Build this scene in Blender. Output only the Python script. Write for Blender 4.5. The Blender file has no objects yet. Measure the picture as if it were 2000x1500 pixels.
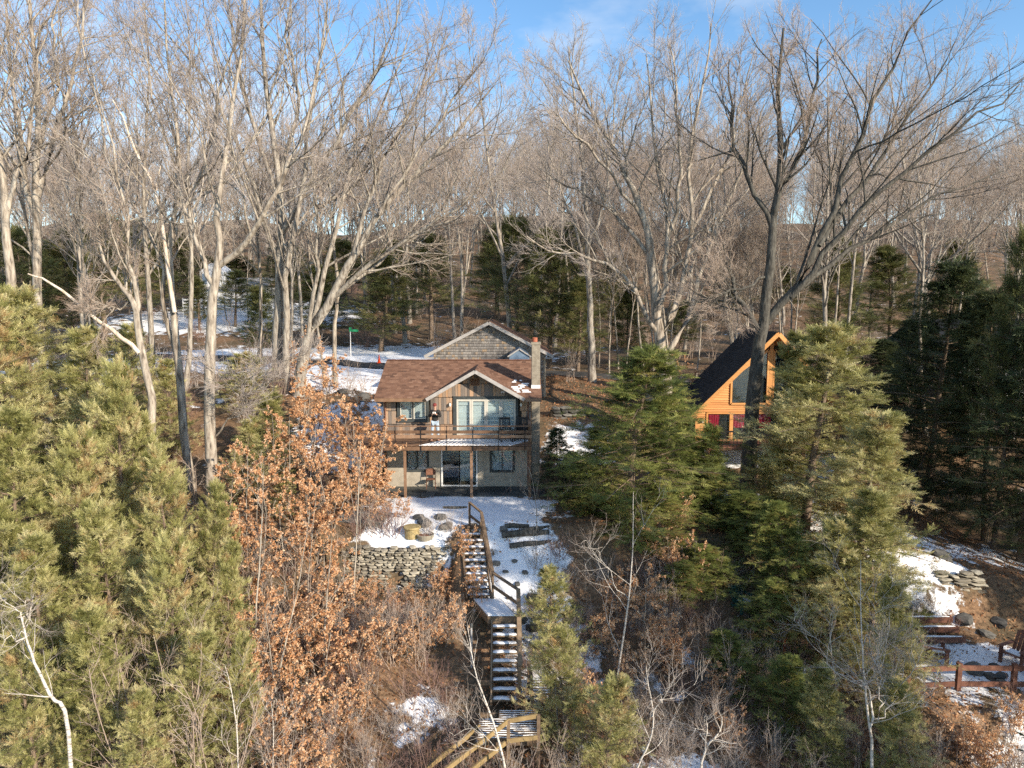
import bpy, math, random
import numpy as np
from mathutils import Vector, Matrix
R_ = math.radians
rnd = random.Random(7)
SC = bpy.context.scene
COL = SC.collection

# ---------------------------------------------------------------- camera, sky, sun, exposure
CAMZ, PITCH, FPX = 8.75, R_(6.2), 1387.0
cam = bpy.data.cameras.new('camera'); cam.sensor_width = 36; cam.lens = FPX / 2000 * 36
cam.clip_end = 3000; cam.clip_start = 0.1
camo = bpy.data.objects.new('camera', cam); COL.objects.link(camo)
camo.location = (0, 0, CAMZ); camo.rotation_euler = (R_(90) - PITCH, 0, 0)
SC.camera = camo

SUN_EL, SUN_AZ = R_(23), R_(132)            # azimuth clockwise from +Y
S = Vector((math.sin(SUN_AZ) * math.cos(SUN_EL), math.cos(SUN_AZ) * math.cos(SUN_EL), math.sin(SUN_EL)))
w = bpy.data.worlds.new('World'); SC.world = w; w.use_nodes = True
nt = w.node_tree; N = nt.nodes; L = nt.links
bg = N['Background']; bg.inputs['Strength'].default_value = 0.115
sky = N.new('ShaderNodeTexSky'); sky.sky_type = 'NISHITA'; sky.sun_disc = False
sky.sun_elevation = SUN_EL; sky.sun_rotation = SUN_AZ; sky.altitude = 300; sky.air_density = 1.0; sky.dust_density = 0.1; sky.ozone_density = 1.2
tc = N.new('ShaderNodeTexCoord')
mp = N.new('ShaderNodeMapping'); mp.inputs['Location'].default_value = (9.1, 7.4, 1.2); mp.inputs['Scale'].default_value = (1.5, 1.5, 3.6)
nz = N.new('ShaderNodeTexNoise'); nz.inputs['Scale'].default_value = 1.5; nz.inputs['Detail'].default_value = 7; nz.inputs['Roughness'].default_value = 0.55
cr = N.new('ShaderNodeValToRGB'); cr.color_ramp.elements[0].position = 0.47; cr.color_ramp.elements[1].position = 0.68
cr.color_ramp.elements[1].color = (0.8, 0.8, 0.8, 1)
mx = N.new('ShaderNodeMix'); mx.data_type = 'RGBA'; mx.inputs[7].default_value = (4.2, 4.4, 4.7, 1)
L.new(tc.outputs['Generated'], mp.inputs['Vector']); L.new(mp.outputs[0], nz.inputs['Vector']); L.new(nz.outputs['Fac'], cr.inputs[0])
L.new(cr.outputs[0], mx.inputs[0]); hs = N.new('ShaderNodeHueSaturation'); hs.inputs['Saturation'].default_value = 1.2; hs.inputs['Value'].default_value = 1.0
L.new(sky.outputs[0], hs.inputs['Color']); L.new(hs.outputs[0], mx.inputs[6]); L.new(mx.outputs[2], bg.inputs['Color'])

sl = bpy.data.lights.new('sun', 'SUN'); sl.energy = 3.7; sl.angle = R_(0.55); sl.color = (1.0, 0.87, 0.70)
so = bpy.data.objects.new('sun', sl); COL.objects.link(so)
so.rotation_euler = (-S).to_track_quat('-Z', 'Y').to_euler()
SC.view_settings.view_transform = 'Standard'; SC.view_settings.look = 'None'
SC.view_settings.exposure = 1.08; SC.view_settings.gamma = 1
SC.cycles.max_bounces = 5; SC.cycles.diffuse_bounces = 3; SC.cycles.transmission_bounces = 4; SC.cycles.transparent_max_bounces = 4
SC.cycles.use_denoising = False

def P(u, v, Y):
    """photo pixel (2000x1500) at depth Y -> world point"""
    x = (u - 1000) / FPX; y = (750 - v) / FPX
    dy = math.cos(PITCH) + y * math.sin(PITCH); dz = -math.sin(PITCH) + y * math.cos(PITCH)
    s = Y / dy
    return np.array((x * s, Y, CAMZ + dz * s))

# ---------------------------------------------------------------- tags, objects
def tag(o, label=None, cat=None, group=None, kind=None):
    if label: o['label'] = label
    if cat: o['category'] = cat
    if group: o['group'] = group
    if kind: o['kind'] = kind
    return o
def empty(name, loc, label, cat, group=None, rz=0):
    o = bpy.data.objects.new(name, None); COL.objects.link(o); o.location = loc; o.rotation_euler = (0, 0, rz)
    o.empty_display_size = 0.2
    return tag(o, label, cat, group)
def link(name, me, parent=None, loc=None, rot=None, scale=None):
    o = bpy.data.objects.new(name, me); COL.objects.link(o)
    if parent is not None: o.parent = parent
    if loc is not None: o.location = loc
    if rot is not None: o.rotation_euler = rot
    if scale is not None: o.scale = scale
    return o
def copy_tree(o, parent=None):
    c = o.copy(); COL.objects.link(c); c.parent = parent
    for ch in o.children: copy_tree(ch, c)
    return c
def npmesh(name, V, Fc, mat=None, tint=None, smooth=False):
    """fast mesh from numpy verts (n,3) and equal-sized faces (m,k)"""
    me = bpy.data.meshes.new(name)
    V = np.asarray(V, np.float32); Fc = np.asarray(Fc, np.int32); m, k = Fc.shape
    me.vertices.add(len(V)); me.vertices.foreach_set('co', V.ravel())
    me.loops.add(m * k); me.loops.foreach_set('vertex_index', Fc.ravel())
    me.polygons.add(m); me.polygons.foreach_set('loop_start', np.arange(m, dtype=np.int32) * k)
    me.polygons.foreach_set('loop_total', np.full(m, k, np.int32))
    if smooth: me.polygons.foreach_set('use_smooth', np.ones(m, bool))
    me.update(calc_edges=True)
    if tint is not None:
        a = me.attributes.new('tint', 'FLOAT', 'POINT'); a.data.foreach_set('value', np.asarray(tint, np.float32))
    if mat: me.materials.append(mat)
    return me

def keep(o, parent):
    m = Matrix.Identity(4); q = parent
    while q is not None: m = q.matrix_parent_inverse @ q.matrix_basis @ m; q = q.parent
    o.parent = parent; o.matrix_parent_inverse = m.inverted(); return o
class MB:
    """collects polygons for one mesh"""
    def __init__(s): s.v = []; s.f = []
    def add(s, vs, fs):
        b = len(s.v); s.v += [tuple(map(float, q)) for q in vs]; s.f += [tuple(b + i for i in q) for q in fs]; return s
    def box(s, x0, x1, y0, y1, z0, z1):
        return s.add([(x0,y0,z0),(x1,y0,z0),(x1,y1,z0),(x0,y1,z0),(x0,y0,z1),(x1,y0,z1),(x1,y1,z1),(x0,y1,z1)],
                     [(0,3,2,1),(4,5,6,7),(0,1,5,4),(1,2,6,5),(2,3,7,6),(3,0,4,7)])
    def beam(s, a, b, wd, ht, up=(0,0,1)):
        a = Vector(a); b = Vector(b); d = (b - a).normalized(); u = Vector(up)
        r = d.cross(u)
        if r.length < 1e-4: r = d.cross(Vector((0, 1, 0)))
        r.normalize(); u = r.cross(d).normalized()
        q = []
        for c in (a, b):
            for i, j in ((-1,-1),(1,-1),(1,1),(-1,1)): q.append(c + r * (i * wd / 2) + u * (j * ht / 2))
        return s.add(q, [(0,3,2,1),(4,5,6,7),(0,1,5,4),(1,2,6,5),(2,3,7,6),(3,0,4,7)])
    def prism(s, poly, y0, y1):
        """polygon in xz extruded along y"""
        n = len(poly)
        return s.add([(x, y0, z) for x, z in poly] + [(x, y1, z) for x, z in poly],
              [tuple(range(n)), tuple(range(2*n-1, n-1, -1))] + [(i, n+i, n+(i+1)%n, (i+1)%n) for i in range(n)])
    def slab(s, quad, t):
        """quad (4 points) thickened downwards along its normal"""
        q = [Vector(p) for p in quad]; n = (q[1]-q[0]).cross(q[3]-q[0]).normalized()
        if n.z < 0: n = -n
        return s.add(q + [p - n * t for p in q], [(0,1,2,3),(7,6,5,4),(0,4,5,1),(1,5,6,2),(2,6,7,3),(3,7,4,0)])
    def tube(s, pts, r, n=8, cap=True):
        pts = [Vector(p) for p in pts]; k = len(pts)
        rr = r if isinstance(r, (list, tuple)) else [r] * k
        vs = []; fs = []
        for i, p in enumerate(pts):
            d = (pts[min(i+1,k-1)] - pts[max(i-1,0)]).normalized()
            a = d.cross(Vector((0,0,1)) if abs(d.z) < 0.9 else Vector((1,0,0))).normalized(); b = d.cross(a)
            for j in range(n):
                t = 2*math.pi*j/n; vs.append(p + (a*math.cos(t) + b*math.sin(t)) * rr[i])
        for i in range(k-1):
            for j in range(n): fs.append((i*n+j, i*n+(j+1)%n, (i+1)*n+(j+1)%n, (i+1)*n+j))
        if cap: fs += [tuple(range(n-1,-1,-1)), tuple(range((k-1)*n, k*n))]
        return s.add(vs, fs)
    def lathe(s, prof, c=(0,0,0), n=20):
        vs = []; fs = []; k = len(prof)
        for r, z in prof:
            for j in range(n):
                t = 2*math.pi*j/n; vs.append((c[0]+r*math.cos(t), c[1]+r*math.sin(t), c[2]+z))
        for i in range(k-1):
            for j in range(n): fs.append((i*n+j, i*n+(j+1)%n, (i+1)*n+(j+1)%n, (i+1)*n+j))
        fs += [tuple(range(n-1,-1,-1)), tuple(range((k-1)*n, k*n))]
        return s.add(vs, fs)
    def mesh(s, name, mat, bevel=0, smooth=False):
        me = bpy.data.meshes.new(name); me.from_pydata(s.v, [], s.f); me.validate()
        import bmesh
        bm = bmesh.new(); bm.from_mesh(me); bmesh.ops.recalc_face_normals(bm, faces=bm.faces)
        if bevel: bmesh.ops.bevel(bm, geom=bm.edges[:], offset=bevel, segments=1, affect='EDGES')
        bm.to_mesh(me); bm.free()
        if smooth:
            for p in me.polygons: p.use_smooth = True
        if mat: me.materials.append(mat)
        return me
    def build(s, name, mat, parent=None, bevel=0, smooth=False):
        o = link(name, s.mesh(name, mat, bevel, smooth))
        if parent is not None:
            keep(o, parent)
        return o

# ---------------------------------------------------------------- materials
def new_mat(name):
    m = bpy.data.materials.new(name); m.use_nodes = True
    return m, m.node_tree.nodes, m.node_tree.links, m.node_tree.nodes['Principled BSDF']
def ramp(N, stops):
    c = N.new('ShaderNodeValToRGB'); e = c.color_ramp.elements
    while len(e) < len(stops): e.new(0.5)
    for i, (p, col) in enumerate(stops): e[i].position = p; e[i].color = (*col, 1)
    return c
def mat_n(name, stops, scale=6, stretch=(1,1,1), rough=0.85, bump=0.3, detail=6, rand=0.0, metal=0.0, dist=0.01, hue=None):
    """noise coloured surface; rand lets every object differ"""
    m, N, L, B = new_mat(name)
    tc = N.new('ShaderNodeTexCoord'); mp = N.new('ShaderNodeMapping'); mp.inputs['Scale'].default_value = stretch
    nz = N.new('ShaderNodeTexNoise'); nz.inputs['Scale'].default_value = scale; nz.inputs['Detail'].default_value = detail; nz.inputs['Roughness'].default_value = 0.62
    L.new(tc.outputs['Object'], mp.inputs[0]); L.new(mp.outputs[0], nz.inputs['Vector'])
    c = ramp(N, stops)
    if rand:
        oi = N.new('ShaderNodeObjectInfo'); ma = N.new('ShaderNodeMath'); ma.operation = 'MULTIPLY_ADD'
        ma.inputs[1].default_value = rand; L.new(oi.outputs['Random'], ma.inputs[0])
        ad = N.new('ShaderNodeMath'); ad.operation = 'MULTIPLY_ADD'; ad.inputs[1].default_value = 1 - rand * 0.8; 
        L.new(nz.outputs['Fac'], ad.inputs[0]); ma.inputs[2].default_value = -rand * 0.1; L.new(ma.outputs[0], ad.inputs[2])
        L.new(ad.outputs[0], c.inputs[0])
        vm = N.new('ShaderNodeVectorMath'); vm.operation = 'SCALE'; vm.inputs['Scale'].default_value = 37.0
        cb = N.new('ShaderNodeCombineXYZ'); L.new(oi.outputs['Random'], cb.inputs[0]); L.new(oi.outputs['Random'], cb.inputs[2])
        L.new(cb.outputs[0], vm.inputs[0]); L.new(vm.outputs[0], mp.inputs['Location'])
    else: L.new(nz.outputs['Fac'], c.inputs[0])
    L.new(c.outputs[0], B.inputs['Base Color']); B.inputs['Roughness'].default_value = rough; B.inputs['Metallic'].default_value = metal
    B.inputs['Specular IOR Level'].default_value = 0.25
    if bump:
        b = N.new('ShaderNodeBump'); b.inputs['Strength'].default_value = bump; b.inputs['Distance'].default_value = dist
        L.new(nz.outputs['Fac'], b.inputs['Height']); L.new(b.outputs[0], B.inputs['Normal'])
    return m
def mat_leaf(name, stops, trans=0.25, rough=0.6, var=0.0):
    m, N, L, B = new_mat(name)
    at = N.new('ShaderNodeAttribute'); at.attribute_name = 'tint'; c = ramp(N, stops)
    if var:
        oi = N.new('ShaderNodeObjectInfo'); ma = N.new('ShaderNodeMath'); ma.operation = 'MULTIPLY_ADD'; ma.inputs[1].default_value = var
        ma2 = N.new('ShaderNodeMath'); ma2.operation = 'SUBTRACT'; ma2.inputs[1].default_value = var / 2
        L.new(oi.outputs['Random'], ma.inputs[0]); L.new(at.outputs['Fac'], ma.inputs[2]); L.new(ma.outputs[0], ma2.inputs[0]); L.new(ma2.outputs[0], c.inputs[0])
    else: L.new(at.outputs['Fac'], c.inputs[0])
    L.new(c.outputs[0], B.inputs['Base Color']); B.inputs['Roughness'].default_value = rough; B.inputs['Specular IOR Level'].default_value = 0.3
    if trans:
        t = N.new('ShaderNodeBsdfTranslucent'); L.new(c.outputs[0], t.inputs['Color'])
        mi = N.new('ShaderNodeMixShader'); mi.inputs[0].default_value = trans
        out = N['Material Output']; L.new(B.outputs[0], mi.inputs[1]); L.new(t.outputs[0], mi.inputs[2]); L.new(mi.outputs[0], out.inputs['Surface'])
    return m
def mat_p(name, col, rough=0.5, metal=0.0, spec=0.5):
    return mat_n(name, [(0.3, tuple(c*0.86 for c in col)), (0.7, tuple(min(1, c*1.1) for c in col))], 9, rough=rough, bump=0.08, metal=metal)
M = {}
M['bark_grey'] = mat_n('bark_grey', [(0.36,(0.09,0.075,0.06)),(0.48,(0.27,0.235,0.195)),(0.64,(0.42,0.385,0.325))], 3.0, (2.6,2.6,0.55), 0.9, 0.9, 9, dist=0.04)
M['bark_pale'] = mat_n('bark_pale', [(0.36,(0.11,0.09,0.07)),(0.48,(0.30,0.255,0.205)),(0.64,(0.48,0.43,0.355))], 2.6, (2.6,2.6,0.55), 0.9, 0.8, 9, dist=0.03)
M['bark_dark'] = mat_n('bark_dark', [(0.30,(0.03,0.028,0.024)),(0.5,(0.085,0.078,0.066)),(0.75,(0.17,0.16,0.135))], 4.0, (2.4,2.4,0.6), 0.95, 1.0, 9, dist=0.05)
M['bark_pine'] = mat_n('bark_pine', [(0.3,(0.09,0.065,0.05)),(0.6,(0.24,0.18,0.13))], 5, (2,2,0.6), 0.95, 0.8, 8, dist=0.03)
M['birch'] = mat_n('birch', [(0.36,(0.12,0.095,0.08)),(0.46,(0.52,0.47,0.41)),(0.70,(0.70,0.66,0.60))], 5, (0.8,0.8,5), 0.7, 0.3, 6)
M['dead_wood'] = mat_n('dead_wood', [(0.3,(0.40,0.27,0.17)),(0.55,(0.64,0.55,0.45)),(0.8,(0.74,0.70,0.63))], 4, (2,2,0.5), 0.85, 0.5, 7)
M['twig'] = mat_n('twig', [(0.3,(0.30,0.25,0.215)),(0.7,(0.47,0.41,0.37))], 0.8, rough=0.9, bump=0, rand=0.25)
M['twig_warm'] = mat_n('twig_warm', [(0.3,(0.31,0.24,0.19)),(0.7,(0.48,0.39,0.32))], 0.8, rough=0.9, bump=0, rand=0.3)
M['twig_red'] = mat_n('twig_red', [(0.3,(0.17,0.10,0.085)),(0.7,(0.31,0.21,0.18))], 0.9, rough=0.9, bump=0, rand=0.3)
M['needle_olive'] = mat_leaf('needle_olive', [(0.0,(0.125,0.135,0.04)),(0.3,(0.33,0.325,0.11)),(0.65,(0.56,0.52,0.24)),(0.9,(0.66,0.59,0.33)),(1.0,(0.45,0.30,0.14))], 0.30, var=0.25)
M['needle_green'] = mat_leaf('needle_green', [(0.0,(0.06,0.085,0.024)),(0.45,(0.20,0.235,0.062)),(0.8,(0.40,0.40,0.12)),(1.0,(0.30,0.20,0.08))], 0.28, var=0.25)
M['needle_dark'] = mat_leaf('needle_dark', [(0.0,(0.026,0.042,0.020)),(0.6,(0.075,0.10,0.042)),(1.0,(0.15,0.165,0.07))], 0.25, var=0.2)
M['needle_pine'] = mat_leaf('needle_pine', [(0.0,(0.055,0.072,0.026)),(0.6,(0.18,0.195,0.07)),(1.0,(0.34,0.31,0.13))], 0.3, var=0.3)
M['oak_leaf'] = mat_leaf('oak_leaf', [(0.0,(0.33,0.135,0.055)),(0.3,(0.60,0.31,0.145)),(0.7,(0.76,0.49,0.28)),(1.0,(0.80,0.62,0.44))], 0.35, var=0.2)
M['litter_leaf'] = mat_leaf('litter_leaf', [(0.0,(0.12,0.05,0.022)),(0.5,(0.30,0.13,0.055)),(1.0,(0.46,0.27,0.14))], 0.1)
M['straw'] = mat_leaf('straw', [(0.0,(0.20,0.14,0.07)),(1.0,(0.46,0.37,0.22))], 0.2)
M['snow'] = mat_n('snow', [(0.3,(0.78,0.80,0.83)),(0.7,(0.88,0.89,0.90))], 5, rough=0.75, bump=0.5, dist=0.03)
M['shake'] = mat_n('shake', [(0.2,(0.11,0.095,0.085)),(0.42,(0.24,0.20,0.17)),(0.56,(0.35,0.255,0.185)),(0.72,(0.44,0.265,0.155)),(0.9,(0.55,0.42,0.31))], 2.6, (3.5,3.5,0.35), 0.85, 0.4, 6, rand=0.55)
M['shingle_grey'] = mat_leaf('shingle_grey', [(0.0,(0.16,0.14,0.125)),(0.55,(0.30,0.275,0.255)),(0.9,(0.42,0.38,0.34)),(1.0,(0.42,0.31,0.21))], 0, rough=0.9)
M['roof_brown'] = mat_leaf('roof_brown', [(0.0,(0.085,0.046,0.032)),(0.5,(0.155,0.083,0.055)),(1.0,(0.215,0.125,0.085))], 0, rough=0.92)
M['trim_grey'] = mat_n('trim_grey', [(0.3,(0.30,0.28,0.26)),(0.7,(0.46,0.43,0.40))], 4, (1,1,1), 0.8, 0.2)
M['trim_dark'] = mat_n('trim_dark', [(0.3,(0.040,0.046,0.046)),(0.7,(0.075,0.083,0.083))], 5, rough=0.6, bump=0.1)
M['cream'] = mat_n('cream', [(0.3,(0.50,0.47,0.40)),(0.7,(0.60,0.57,0.50))], 4, rough=0.6, bump=0.08)
M['white'] = mat_n('white', [(0.3,(0.70,0.70,0.69)),(0.7,(0.80,0.80,0.79))], 4, rough=0.6, bump=0.08)
M['white_siding'] = mat_n('white_siding', [(0.3,(0.66,0.68,0.70)),(0.7,(0.80,0.81,0.82))], 3, rough=0.7, bump=0.1)
M['stucco'] = mat_n('stucco', [(0.25,(0.27,0.24,0.195)),(0.55,(0.40,0.36,0.295)),(0.8,(0.47,0.43,0.36))], 3.2, rough=0.95, bump=0.5, detail=9)
M['chimney'] = mat_n('chimney', [(0.3,(0.20,0.17,0.13)),(0.6,(0.31,0.27,0.21)),(0.8,(0.38,0.34,0.27))], 7, rough=0.95, bump=0.6, detail=9)
M['deck_wood'] = mat_n('deck_wood', [(0.3,(0.13,0.075,0.045)),(0.6,(0.25,0.15,0.092)),(0.8,(0.33,0.215,0.14))], 4, (1,1,1), 0.8, 0.3, rand=0.35)
M['stair_wood'] = mat_n('stair_wood', [(0.3,(0.09,0.062,0.042)),(0.55,(0.20,0.14,0.09)),(0.8,(0.31,0.225,0.145))], 5, rough=0.85, bump=0.4, rand=0.3)
M['yellow_wood'] = mat_n('yellow_wood', [(0.3,(0.20,0.14,0.065)),(0.7,(0.36,0.26,0.125))], 5, rough=0.8, bump=0.3, rand=0.2)
M['red_wood'] = mat_n('red_wood', [(0.3,(0.12,0.055,0.038)),(0.7,(0.26,0.125,0.085))], 5, rough=0.8, bump=0.3, rand=0.2)
M['orange_wood'] = mat_n('orange_wood', [(0.3,(0.46,0.195,0.058)),(0.55,(0.60,0.285,0.095)),(0.8,(0.66,0.36,0.14))], 3, (0.4,3,6), 0.55, 0.2, rand=0.3)
M['black_metal'] = mat_p('black_metal', (0.018,0.018,0.02), 0.5, 0.3)
M['black_paint'] = mat_p('black_paint', (0.02,0.02,0.022), 0.45)
M['rust'] = mat_n('rust', [(0.3,(0.12,0.055,0.035)),(0.7,(0.30,0.15,0.10))], 12, rough=0.8, bump=0.3, metal=0.2)
M['roof_dark'] = mat_leaf('roof_dark', [(0.0,(0.012,0.014,0.018)),(1.0,(0.035,0.038,0.045))], 0, rough=0.9)
M['blind'] = mat_n('blind', [(0.3,(0.58,0.60,0.60)),(0.7,(0.70,0.72,0.72))], 2, rough=0.8, bump=0)
M['dark_room'] = mat_p('dark_room', (0.03,0.032,0.035), 0.9)
M['curtain_red'] = mat_n('curtain_red', [(0.3,(0.30,0.012,0.035)),(0.7,(0.52,0.03,0.07))], 3, rough=0.9, bump=0.2)
M['reflection_grey'] = mat_n('reflection_grey', [(0.3,(0.40,0.43,0.43)),(0.7,(0.52,0.55,0.55))], 3, rough=0.9, bump=0.2)  # pale grey set behind panes to imitate reflected lake light
M['stone'] = mat_n('stone', [(0.25,(0.14,0.125,0.10)),(0.5,(0.31,0.28,0.22)),(0.8,(0.44,0.405,0.325))], 3.5, rough=0.95, bump=0.8, detail=9, rand=0.55, dist=0.03)
M['stone_dark'] = mat_n('stone_dark', [(0.25,(0.045,0.045,0.045)),(0.55,(0.12,0.115,0.105)),(0.8,(0.22,0.21,0.185))], 3.0, rough=0.95, bump=0.8, detail=9, rand=0.4, dist=0.03)
M['soil'] = mat_n('soil', [(0.3,(0.022,0.018,0.014)),(0.7,(0.06,0.048,0.036))], 8, rough=1, bump=0.6)
M['slate'] = mat_n('slate', [(0.3,(0.055,0.060,0.058)),(0.6,(0.10,0.105,0.10)),(0.8,(0.15,0.15,0.14))], 2.0, rough=0.9, bump=0.4, rand=0.4)
M['gravel'] = mat_n('gravel', [(0.35,(0.15,0.155,0.14)),(0.65,(0.31,0.315,0.285))], 22, rough=1, bump=0.9, detail=9, dist=0.03)
M['asphalt'] = mat_n('asphalt', [(0.35,(0.045,0.044,0.042)),(0.6,(0.085,0.08,0.074)),(0.75,(0.22,0.22,0.22))], 0.9, rough=0.9, bump=0.3, detail=10)
M['cone_orange'] = mat_p('cone_orange', (0.75,0.09,0.02), 0.5)
M['cone_white'] = mat_p('cone_white', (0.8,0.8,0.8), 0.5)
M['sign_green'] = mat_p('sign_green', (0.03,0.27,0.12), 0.4)
M['galv'] = mat_p('galv', (0.50,0.51,0.52), 0.5, 0.5)
M['teal'] = mat_p('teal', (0.035,0.10,0.085), 0.45)
M['red_plastic'] = mat_p('red_plastic', (0.42,0.075,0.03), 0.45)
M['skin'] = mat_p('skin', (0.52,0.30,0.21), 0.6)
M['jacket'] = mat_n('jacket', [(0.3,(0.010,0.010,0.010)),(0.7,(0.035,0.03,0.028))], 10, rough=0.6, bump=0.4)
M['jeans'] = mat_n('jeans', [(0.3,(0.30,0.38,0.47)),(0.7,(0.46,0.54,0.62))], 12, rough=0.9, bump=0.3)
M['shoe'] = mat_p('shoe', (0.28,0.15,0.10), 0.7)
M['cap_red'] = mat_p('cap_red', (0.20,0.045,0.04), 0.8)
M['ochre'] = mat_n('ochre', [(0.3,(0.26,0.19,0.08)),(0.7,(0.46,0.37,0.19))], 7, rough=0.7, bump=0.2)
M['lamp_glass'] = mat_p('lamp_glass', (0.75,0.72,0.65), 0.25)
M['plaster_blue'] = mat_p('plaster_blue', (0.16,0.22,0.30), 0.3)
def glass(name, tintc, rough=0.02):
    m, N, L, B = new_mat(name)
    B.inputs['Base Color'].default_value = (*tintc, 1); B.inputs['Roughness'].default_value = rough
    B.inputs['Specular IOR Level'].default_value = 0.9; B.inputs['IOR'].default_value = 1.52
    B.inputs['Coat Weight'].default_value = 1.0; B.inputs['Coat Roughness'].default_value = 0.01; B.inputs['Coat IOR'].default_value = 2.2
    tc = N.new('ShaderNodeTexCoord'); nz = N.new('ShaderNodeTexNoise'); nz.inputs['Scale'].default_value = 1.3; nz.inputs['Detail'].default_value = 2
    b = N.new('ShaderNodeBump'); b.inputs['Strength'].default_value = 0.05; b.inputs['Distance'].default_value = 0.02
    L.new(tc.outputs['Object'], nz.inputs['Vector']); L.new(nz.outputs['Fac'], b.inputs['Height']); L.new(b.outputs[0], B.inputs['Coat Normal'])
    return m
def clear_glass(name):
    m, N, L, B = new_mat(name)
    tr = N.new('ShaderNodeBsdfTransparent'); tr.inputs[0].default_value = (0.86,0.90,0.90,1)
    gl = N.new('ShaderNodeBsdfGlossy'); gl.inputs['Roughness'].default_value = 0.015; gl.inputs['Color'].default_value = (0.95,0.97,1,1)
    fr = N.new('ShaderNodeFresnel'); fr.inputs[0].default_value = 2.0
    tc = N.new('ShaderNodeTexCoord'); nz = N.new('ShaderNodeTexNoise'); nz.inputs['Scale'].default_value = 1.3
    b = N.new('ShaderNodeBump'); b.inputs['Strength'].default_value = 0.06; b.inputs['Distance'].default_value = 0.02
    L.new(tc.outputs['Object'], nz.inputs['Vector']); L.new(nz.outputs['Fac'], b.inputs['Height']); L.new(b.outputs[0], gl.inputs['Normal'])
    ge = N.new('ShaderNodeNewGeometry'); iv = N.new('ShaderNodeMath'); iv.operation = 'SUBTRACT'; iv.inputs[0].default_value = 1; L.new(ge.outputs['Backfacing'], iv.inputs[1])
    mu = N.new('ShaderNodeMath'); mu.operation = 'MULTIPLY'; L.new(fr.outputs[0], mu.inputs[0]); L.new(iv.outputs[0], mu.inputs[1])
    mi = N.new('ShaderNodeMixShader'); L.new(mu.outputs[0], mi.inputs[0]); L.new(tr.outputs[0], mi.inputs[1]); L.new(gl.outputs[0], mi.inputs[2])
    L.new(mi.outputs[0], N['Material Output'].inputs['Surface'])
    return m
M['glass'] = clear_glass('glass')
# ground: leaf litter, soil and snow where the mesh says snow lies
def ground_mat():
    m, N, L, B = new_mat('ground')
    tc = N.new('ShaderNodeTexCoord')
    def noise(sc, det=6, ro=0.6):
        n = N.new('ShaderNodeTexNoise'); n.inputs['Scale'].default_value = sc; n.inputs['Detail'].default_value = det; n.inputs['Roughness'].default_value = ro
        L.new(tc.outputs['Object'], n.inputs['Vector']); return n
    n1 = noise(0.35, 8); n2 = noise(7.0, 8, 0.75); n3 = noise(0.9, 10, 0.68)
    lit = ramp(N, [(0.30,(0.045,0.032,0.021)),(0.44,(0.15,0.092,0.054)),(0.57,(0.27,0.165,0.095)),(0.72,(0.38,0.28,0.19))])
    L.new(n2.outputs['Fac'], lit.inputs[0])
    soil = ramp(N, [(0.3,(0.05,0.042,0.028)),(0.7,(0.17,0.125,0.075))]); L.new(n2.outputs['Fac'], soil.inputs[0])
    f1 = ramp(N, [(0.42,(0,0,0)),(0.58,(1,1,1))]); L.new(n1.outputs['Fac'], f1.inputs[0])
    mx = N.new('ShaderNodeMix'); mx.data_type = 'RGBA'; L.new(f1.outputs[0], mx.inputs[0]); L.new(soil.outputs[0], mx.inputs[6]); L.new(lit.outputs[0], mx.inputs[7])
    at = N.new('ShaderNodeAttribute'); at.attribute_name = 'snow'
    ad = N.new('ShaderNodeMath'); ad.operation = 'MULTIPLY_ADD'; ad.inputs[1].default_value = 1.5; L.new(n3.outputs['Fac'], ad.inputs[0]); 
    sb = N.new('ShaderNodeMath'); sb.operation = 'SUBTRACT'; sb.inputs[1].default_value = 0.75; L.new(at.outputs['Fac'], sb.inputs[0]); L.new(sb.outputs[0], ad.inputs[2])
    f2 = ramp(N, [(0.50,(0,0,0)),(0.58,(1,1,1))]); L.new(ad.outputs[0], f2.inputs[0])
    mx2 = N.new('ShaderNodeMix'); mx2.data_type = 'RGBA'; mx2.inputs[7].default_value = (0.84,0.855,0.88,1)
    L.new(f2.outputs[0], mx2.inputs[0]); L.new(mx.outputs[2], mx2.inputs[6]); L.new(mx2.outputs[2], B.inputs['Base Color'])
    B.inputs['Roughness'].default_value = 0.92; B.inputs['Specular IOR Level'].default_value = 0.2
    b = N.new('ShaderNodeBump'); b.inputs['Strength'].default_value = 0.7; b.inputs['Distance'].default_value = 0.05
    L.new(n2.outputs['Fac'], b.inputs['Height'])
    b2 = N.new('ShaderNodeBump'); b2.inputs['Strength'].default_value = 0.6; b2.inputs['Distance'].default_value = 0.06
    L.new(f2.outputs[0], b2.inputs['Height']); L.new(b.outputs[0], b2.inputs['Normal']); L.new(b2.outputs[0], B.inputs['Normal'])
    return m
M['ground'] = ground_mat()
def water_mat():
    m, N, L, B = new_mat('water')
    B.inputs['Base Color'].default_value = (0.015,0.03,0.04,1); B.inputs['Roughness'].default_value = 0.06; B.inputs['IOR'].default_value = 1.33
    tc = N.new('ShaderNodeTexCoord'); nz = N.new('ShaderNodeTexNoise'); nz.inputs['Scale'].default_value = 0.8; nz.inputs['Detail'].default_value = 4
    mp = N.new('ShaderNodeMapping'); mp.inputs['Scale'].default_value = (0.5,1.3,1); L.new(tc.outputs['Object'], mp.inputs[0]); L.new(mp.outputs[0], nz.inputs['Vector'])
    b = N.new('ShaderNodeBump'); b.inputs['Strength'].default_value = 0.8; b.inputs['Distance'].default_value = 0.25
    L.new(nz.outputs['Fac'], b.inputs['Height']); L.new(b.outputs[0], B.inputs['Normal'])
    return m
M['water'] = water_mat()

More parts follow.
